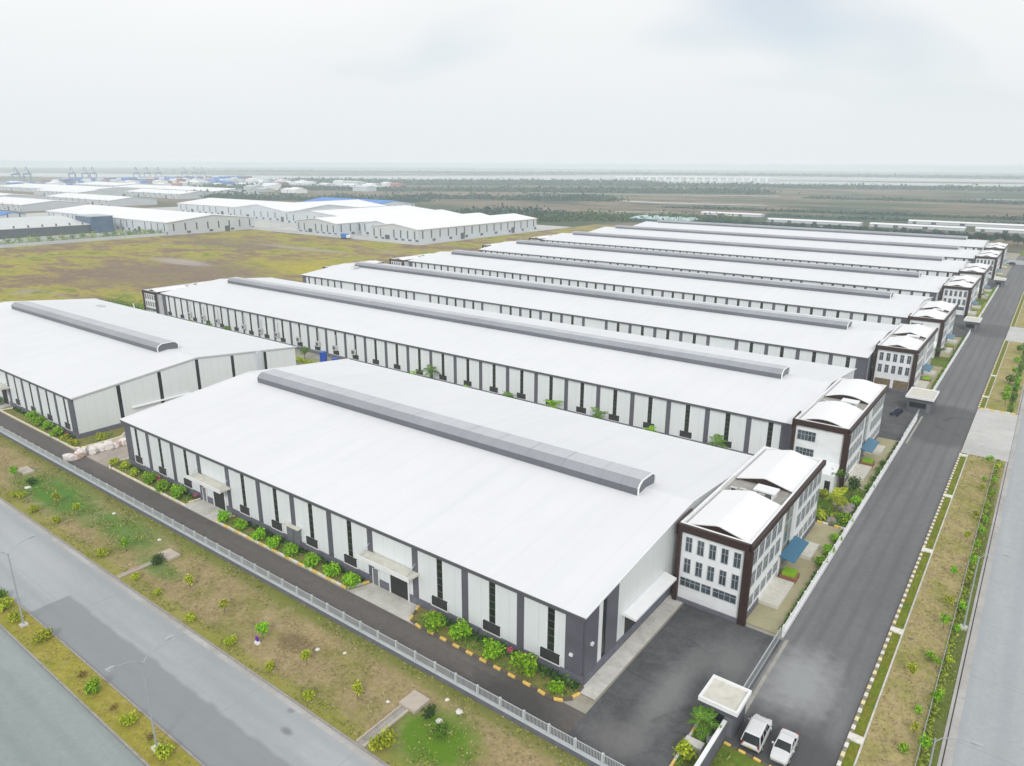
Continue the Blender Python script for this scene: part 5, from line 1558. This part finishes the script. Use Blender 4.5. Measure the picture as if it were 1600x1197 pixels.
# ------------------------------------------------------------------ the middle distance
def far_warehouse(label, x0, x1, y0, y1, eave=9.5, rise=3.0, ridge='y', bays=8, roof='far_roof', group='far warehouses across the field', side_bays=True, wall='far_wall'):
    t = thing('far_warehouse', label, 'warehouse', (x0, y0, 0), 0, group)
    L, D = x1-x0, y1-y0
    b = MB().mat(wall)
    r = MB().mat(roof)
    if ridge == 'y':
        b.prism([(0, 0), (L, 0), (L, eave), (L/2, eave+rise), (0, eave)], 0, D, 'y')
        for s in (0, 1):
            q = [(-0.6, eave), (L/2, eave+rise+0.1), (L/2, eave+rise+0.5), (-0.6, eave+0.4)]
            if s: q = [(L-a, c) for a, c in q]
            r.prism(q, -0.6, D+0.6, 'y')
    else:
        b.prism([(0, 0), (D, 0), (D, eave), (D/2, eave+rise), (0, eave)], 0, L, 'x')
        for s in (0, 1):
            q = [(-0.6, eave), (D/2, eave+rise+0.1), (D/2, eave+rise+0.5), (-0.6, eave+0.4)]
            if s: q = [(D-a, c) for a, c in q]
            r.prism(q, -0.6, L+0.6, 'x')
    obj('wall', b.mesh('wall'), t); obj('roof', r.mesh('roof'), t)
    wm = cm_('fw', lambda: MB().mat('far_dark').box(-0.55, 0.55, -0.12, -0.01, 0, 5.5).mesh('window'))
    dm_ = cm_('fd', lambda: MB().mat('far_dark').box(-2.2, 2.2, -0.15, -0.01, 0, 4.5).mesh('door'))
    lm = cm_('fl', lambda: MB().mat('far_dark').box(-1.5, 1.5, -0.14, -0.01, 0, 1.6).mesh('low_window'))
    for i in range(bays):
        x = L*(i+0.5)/bays
        if i % 5 == 2:
            obj('door', dm_, t, (x, 0, 0.05))
        else:
            obj('window', wm, t, (x, 0, 3.0))
            obj('low_window', lm, t, (x+L/bays*0.3, 0, 1.0))
    if side_bays:
        nb = int(D/9)
        for i in range(nb):
            y = D*(i+0.5)/nb
            o = obj('window', wm, t, (L, y, 3.2), rad(90))
            if i % 2:
                obj('low_window', lm, t, (L, y+2.5, 1.0), rad(90))
            if i % 7 == 5:
                obj('door', dm_, t, (L, y-2.0, 0.05), rad(90))
    return t
far_warehouse('pale warehouse nearest across the field, its corner at the edge of the grass', -405, -357, 368, 512, bays=7)
far_warehouse('pale gabled warehouse left of the nearest one across the field', -490, -441, 366, 512, bays=7)
far_warehouse('broad pale warehouse behind the gap between the two nearest across the field', -438, -402, 388, 512, bays=4, eave=8.5)
far_warehouse('long pale warehouse lying sideways left of the gabled ones', -761, -546, 290, 366, ridge='x', bays=22, rise=4)
far_warehouse('pale warehouse behind the sideways one, roof edge higher', -800, -590, 440, 520, ridge='x', bays=18, rise=4.5)
far_warehouse('pale warehouse in the second row behind the gabled ones', -580, -500, 420, 540, ridge='y', bays=8)
far_warehouse('pale warehouse standing between the second row and the blue-roofed one', -680, -590, 430, 560, ridge='y', bays=8, rise=5)
far_warehouse('long grey-roofed warehouse with dark dock doors at the left edge', -712, -612, 110, 262, eave=6.5, rise=4.5, ridge='y', bays=6, roof='dock_roof', wall='far_dark')
t = thing('glass_office', 'dark blue glass office block at the end of the dock warehouse', 'office building', (-636, 262.5, 0))
obj('wall', MB().mat('steel_blue_glass').box(0, 27, 0, 17, 0, 12.5).mesh('wall'), t)
obj('roof', MB().mat('galvanised').box(-0.4, 27.4, -0.4, 17.4, 12.501, 13.0).mesh('roof'), t)
for i in range(1, 4):
    obj('floor_band', MB().mat('fascia_grey').box(27.0, 27.15, 0, 17, i*3.1, i*3.1+0.35).box(0, 27, -0.15, 0.0, i*3.1, i*3.1+0.35).mesh('floor_band'), t)
far_warehouse('blue-roofed warehouse beyond the pale ones', -735, -610, 560, 625, eave=9, rise=4, ridge='x', bays=14, roof='roof_blue')
far_warehouse('small blue-roofed shed left of the dock warehouse', -800, -768, 255, 275, eave=7, rise=2, ridge='x', bays=5, roof='roof_blue')
for i, (x0, x1, y0, y1) in enumerate(((-1700, -1330, 560, 680), (-1500, -1150, 700, 790), (-1400, -1240, 520, 590), (-1250, -1080, 600, 660), (-1750, -1560, 730, 830), (-1150, -960, 440, 500), (-1080, -930, 330, 400), (-1350, -1150, 360, 440))):
    far_warehouse(['large hazy white warehouse at the far left', 'large hazy white warehouse behind the far left one', 'hazy white shed in front of the far left group', 'hazy white shed at the right of the far left group', 'faint white warehouse near the cranes',
                   'hazy shed left behind the sideways warehouse', 'hazy shed beyond the grey dock roof', 'wide hazy shed at the left edge below the cranes'][i], x0, x1, y0, y1, eave=7, rise=3.5, ridge='x', bays=10, side_bays=False, group='hazy warehouses in the distance')
# perimeter wall and planting of the far compound
tag(obj('perimeter_wall', MB().mat('far_wall').box(-548, -352, 0, 0.3, 0, 2.2).mesh('perimeter_wall'), None, (0, 362, 0)), 'low pale wall in front of the two nearest warehouses across the field', 'wall')
tag(obj('perimeter_wall', MB().mat('far_wall').box(0, 0.3, 150, 362, 0, 2.2).mesh('perimeter_wall'), None, (-548, 0, 0)), 'low pale wall along the left far side of the field', 'wall')
sheet('far_compound_yard', 'apron_concrete', -900, -549, 100, 600, -0.045)
sheet('far_compound_yard', 'apron_concrete', -548, -351, 363, 560, -0.045)
sheet('north_field', 'field_grass', -350, -262.5, 373, 600, -0.048)
gt = 'trees along the far wall of the field'
for i in range(34):
    y = 140 + i*6.6
    x = -553 - random.uniform(0, 8)
    tree('small round tree in the row behind the far left wall of the field', x, y+random.uniform(-2, 2), 6.0, 3.6, 'leaf_mid' if i % 3 else 'leaf_yellow', gt, n=160, leaf=0.6)
h = hedge(None, 140, 330, -555, 5.5, 4.0, 'leaf_mid', 110, 'y'); h.name = 'bushes'; h['kind'] = 'stuff'

# row of trees and low sheds behind the park
gt = 'trees in the row behind the park'
for i in range(95):
    x = -262 + i*3.35
    tree('dark green tree in the dense row behind the farthest warehouse', x+random.uniform(-1, 1), 628 + random.uniform(-5, 5), random.choice((7.5, 8.3)), 3.7, 'leaf_far', gt, n=300, leaf=1.0)
def belt(name, pts, w, h, n, mat='leaf_far', leaf=2.2):
    segs = [(Vector(a), Vector(b)) for a, b in zip(pts[:-1], pts[1:])]
    ln = np.array([(b-a).length for a, b in segs]); k = rng.choice(len(segs), n, p=ln/ln.sum())
    u = rng.random(n)
    P = np.array([[*(segs[k[i]][0].lerp(segs[k[i]][1], u[i]))] for i in range(n)])
    c = np.zeros((n, 3)); c[:, :2] = P + rng.normal(0, w/2, (n, 2)); 
    hh = h*(0.65+0.35*np.sin(P[:, 0]*0.05)*np.cos(P[:, 1]*0.07))
    c[:, 2] = np.abs(rng.normal(0, 0.5, n))*hh
    a = rng.normal(size=(n, 3)); a /= np.linalg.norm(a, axis=1)[:, None]
    b = np.cross(a, rng.normal(size=(n, 3))); b /= np.linalg.norm(b, axis=1)[:, None]
    s = (leaf*rng.uniform(0.5, 1.3, n))[:, None]
    v = np.stack([c-a*s, c-b*s*0.7, c+a*s, c+b*s*0.7], axis=1).reshape(-1, 3)
    o = obj(name, fastmesh(name, v, np.arange(4*n).reshape(-1, 4), mat)); o['kind'] = 'stuff'
belt('wood', [(-440, 590), (-400, 655), (-330, 690), (-262, 700)], 34, 8, 9000, 'leaf_dark', leaf=1.5)
belt('wood', [(-500, 610), (-430, 640)], 40, 8, 3500)
belt('wood', [(-1150, 620), (-985, 690), (-860, 720), (-760, 800)], 18, 10, 6000)
belt('wood', [(-860, 860), (-700, 950), (-560, 1010)], 22, 10, 6000)
belt('wood', [(-1500, 900), (-1200, 1060), (-1000, 1180), (-760, 1330), (-500, 1500)], 45, 9, 16000, leaf=3)
belt('wood', [(-1700, 1250), (-1400, 1450), (-1100, 1700), (-700, 1900), (-300, 2050), (300, 2150), (900, 2300)], 60, 10, 24000, leaf=3.5)
belt('wood', [(-1900, 1400), (-1600, 1650), (-1250, 1880), (-1000, 2050)], 50, 10, 10000, leaf=3.5)
belt('wood', [(-350, 1330), (-100, 1350), (200, 1420), (600, 1450)], 16, 4, 6000, leaf=2.5)
belt('wood', [(-420, 900), (-200, 930), (60, 960), (300, 1000)], 9, 3.5, 5000, leaf=1.6)
belt('wood', [(-260, 830), (-60, 850), (150, 880)], 8, 3, 3500, leaf=1.5)
belt('far_shore_wood', [(-4200, 2600), (-2650, 3500), (-2300, 4100), (-1300, 4250), (-400, 4350), (1000, 4600), (3500, 5000)], 260, 9, 14000, leaf=9)

gl = 'long low white sheds north of the park'
for i, (x0, x1, y) in enumerate(((-236, -150, 742), (-142, -66, 746), (-58, 24, 750), (34, 120, 754), (-330, -262, 800), (-120, 20, 812), (130, 260, 758))):
    t = thing('low_shed', ['long low white shed behind the tree row, leftmost of the four', 'long low white shed behind the tree row, second from the left', 'long low white shed behind the tree row above the offices', 'long low white shed at the right edge behind the tree row',
                           'long low white shed beyond the pale road, left', 'long low white shed beyond the pale road, middle', 'long low white shed beyond the pale road, right edge'][i], 'shed', (x0, y, 0), 0, gl)
    obj('wall', MB().mat('far_wall').box(0, x1-x0, 0, 14, 0, 2.4).mesh('wall'), t)
    obj('roof', MB().mat('far_roof').prism([(-0.5, 2.401), (7, 3.4), (14.5, 2.401)], -0.5, x1-x0+0.5, 'x').mesh('roof'), t)
    obj('doors', MB().mat('far_dark').box(4, 7, -0.1, -0.01, 0.1, 2.0).box(20, 24, -0.1, -0.01, 0.1, 2.0).box(44, 48, -0.1, -0.01, 0.1, 2.0).mesh('doors'), t)
# pale green-roofed building and thin mast behind the park
t = thing('greenhouse', 'pale turquoise glasshouse behind the far left end of the park', 'greenhouse', (-345, 655, 0))
gb = MB().mat('galvanised')
gb.mat('steel_blue_glass').box(0, 62, 0, 30, 0, 3.0)
obj('wall', gb.mesh('greenhouse_wall'), t)
for k in range(5):
    MATS.setdefault('pale_teal', surf('pale_teal', (0.40, 0.56, 0.56), 0.4, 0.1, 0.05) if 'pale_teal' not in MATS else None)
    obj('roof_span', MB().mat('pale_teal').prism([(12.4*k, 3.0), (12.4*k+6.2, 5.2), (12.4*k+12.3, 3.0)], -0.2, 30.2, 'y').mesh('roof_span'), t)

# viaduct
t = thing('river_bridge', 'long low white viaduct on many piers across the river at the horizon', 'bridge', (-1290, 2330, 0))
dvv = Vector((-830+1290, 2600-2330, 0)); Lb = dvv.length; an = math.atan2(dvv.y, dvv.x)
t.rotation_euler = (0, 0, an)
obj('deck', MB().mat('far_roof').box(0, Lb, -6, 6, 13, 15.5).mesh('deck'), t)
pmm = MB().mat('far_roof').box(-4, 4, -5, 5, -0.1, 13).mesh('pier')
for i in range(20):
    obj('pier', pmm, t, (Lb*(i+0.5)/20, 0, 0))

# quay cranes
def crane_mesh():
    b = MB().mat('crane_blue')
    for x in (-10, 10):
        for y in (-9, 9):
            b.box(x-1, x+1, y-1, y+1, 0, 38)
    b.box(-12, 12, -10, 10, 36, 39).box(-3, 3, -28, 60, 39, 41.5)
    for s in (-1, 1):
        b.tube((s*8, 6, 38), (0, 2, 62), 0.9, 0.9, 4)
        b.tube((s*8, -6, 38), (0, 2, 62), 0.9, 0.9, 4)
    return b.mesh('crane_frame'), MB().mat('crane_blue').tube((0, 2, 62), (0, 55, 42), 0.8, 0.8, 4).tube((0, 2, 62), (0, -26, 42), 0.8, 0.8, 4).mesh('crane_stays'), MB().mat('trim_white').box(-4, 4, -20, -8, 41.5, 46).mesh('machine_house')
cf, cs_, ch_ = crane_mesh()
CRANES = [(-1902, 676), (-1936, 711), (-1978, 826), (-1958, 848), (-2003, 887), (-1994, 993), (-1976, 1013), (-2020, 1067), (-2041, 1155), (-2023, 1176), (-2078, 1233)]
gc = 'quay cranes on the horizon'
for i, (x, y) in enumerate(CRANES):
    t = thing('quay_crane', ['hazy quay crane at the far left of the horizon', 'hazy quay crane second from the left of the horizon', 'hazy quay crane first of the group left of the tall three', 'hazy quay crane middle of the group left of the tall three', 'hazy quay crane last of the group left of the tall three',
              'leftmost of the three tall quay cranes', 'middle one of the three tall quay cranes', 'rightmost of the three tall quay cranes', 'leftmost quay crane of the right-hand trio', 'middle quay crane of the right-hand trio', 'rightmost quay crane of the right-hand trio'][i], 'crane', (x, y, 0), rad(60), gc)
    t.scale = (0.68, 0.68, 0.68)
    obj('frame', cf, t); obj('stays', cs_, t); obj('machine_house', ch_, t)
# containers stacked in the port
cv = MB().mat('container_mix')
for i in range(260):
    u = random.random()
    x, y = -1950-120*u+random.uniform(-60, 60), 760+600*u
    hgt = random.choice((6, 9, 12, 15))
    if random.random() < 0.12: cv.mat('container_red')
    elif random.random() < 0.25: cv.mat('far_roof')
    elif random.random() < 0.3: cv.mat('roof_blue')
    else: cv.mat('container_mix')
    cv.box(x, x+random.choice((12, 24)), y, y+random.choice((12, 24)), 0, hgt)
o = obj('container_stacks', cv.mesh('container_stacks')); o['kind'] = 'stuff'
# scattered small buildings of the port town
tw = MB()
for i in range(220):
    x, y = random.uniform(-2000, -1150), random.uniform(420, 1250)
    if -1750 < x < -1080 and y < 840: continue
    tw.mat(random.choice(('far_roof', 'far_wall', 'far_wall', 'galvanised', 'roof_blue', 'container_red')) if random.random() < 0.6 else 'far_roof')
    w, d, hh = random.uniform(12, 45), random.uniform(10, 30), random.uniform(5, 11)
    tw.box(x, x+w, y, y+d, 0, hh)
    tw.prism([(y-0.5, hh), (y+d/2, hh+2.5), (y+d+0.5, hh)], x-0.5, x+w+0.5, 'x')
o = obj('distant_town', tw.mesh('distant_town')); o['kind'] = 'stuff'
# a blue lorry by the far warehouses
t = thing('parked_lorry', 'small blue and white lorry between the two gabled far warehouses', 'lorry', (-424, 360, 0))
obj('cargo_body', MB().mat('roof_blue').box(-4, 2, -1.3, 1.3, 1.0, 3.8).mesh('cargo_body'), t)
obj('cab', MB().mat('trim_white').prism([(2.1, 0.8), (4.2, 0.8), (4.2, 1.9), (3.7, 3.0), (2.1, 3.0)], -1.2, 1.2, 'y').mesh('cab'), t)
for x in (-3, -1.8, 3.2):
    for s in (-1.15, 1.15):
        obj('wheel', cm_('lw', lambda: MB().mat('rubber').tube((0, -0.18, 0), (0, 0.18, 0), 0.5, 0.5, 12).mesh('wheel')), t, (x, s, 0.5))

# ------------------------------------------------------------------ haze
hb = MB(); hb.v = []
hb.box(-7650, 6550, -1550, 8050, -1.2, 57.0)
me = bpy.data.meshes.new('haze'); me.from_pydata(hb.v, [], hb.f); me.update()
hm = bpy.data.materials.new('haze'); hm.use_nodes = True
hn = hm.node_tree.nodes; hn.clear()
ho = hn.new('ShaderNodeOutputMaterial'); hv = hn.new('ShaderNodeVolumePrincipled')
hv.inputs['Color'].default_value = (0.86, 0.955, 1.0, 1)
hv.inputs['Density'].default_value = 0.00025
hv.inputs['Anisotropy'].default_value = -0.3
hm.node_tree.links.new(hv.outputs[0], ho.inputs['Volume'])
me.materials.append(hm)
o = obj('haze', me); o['kind'] = 'stuff'
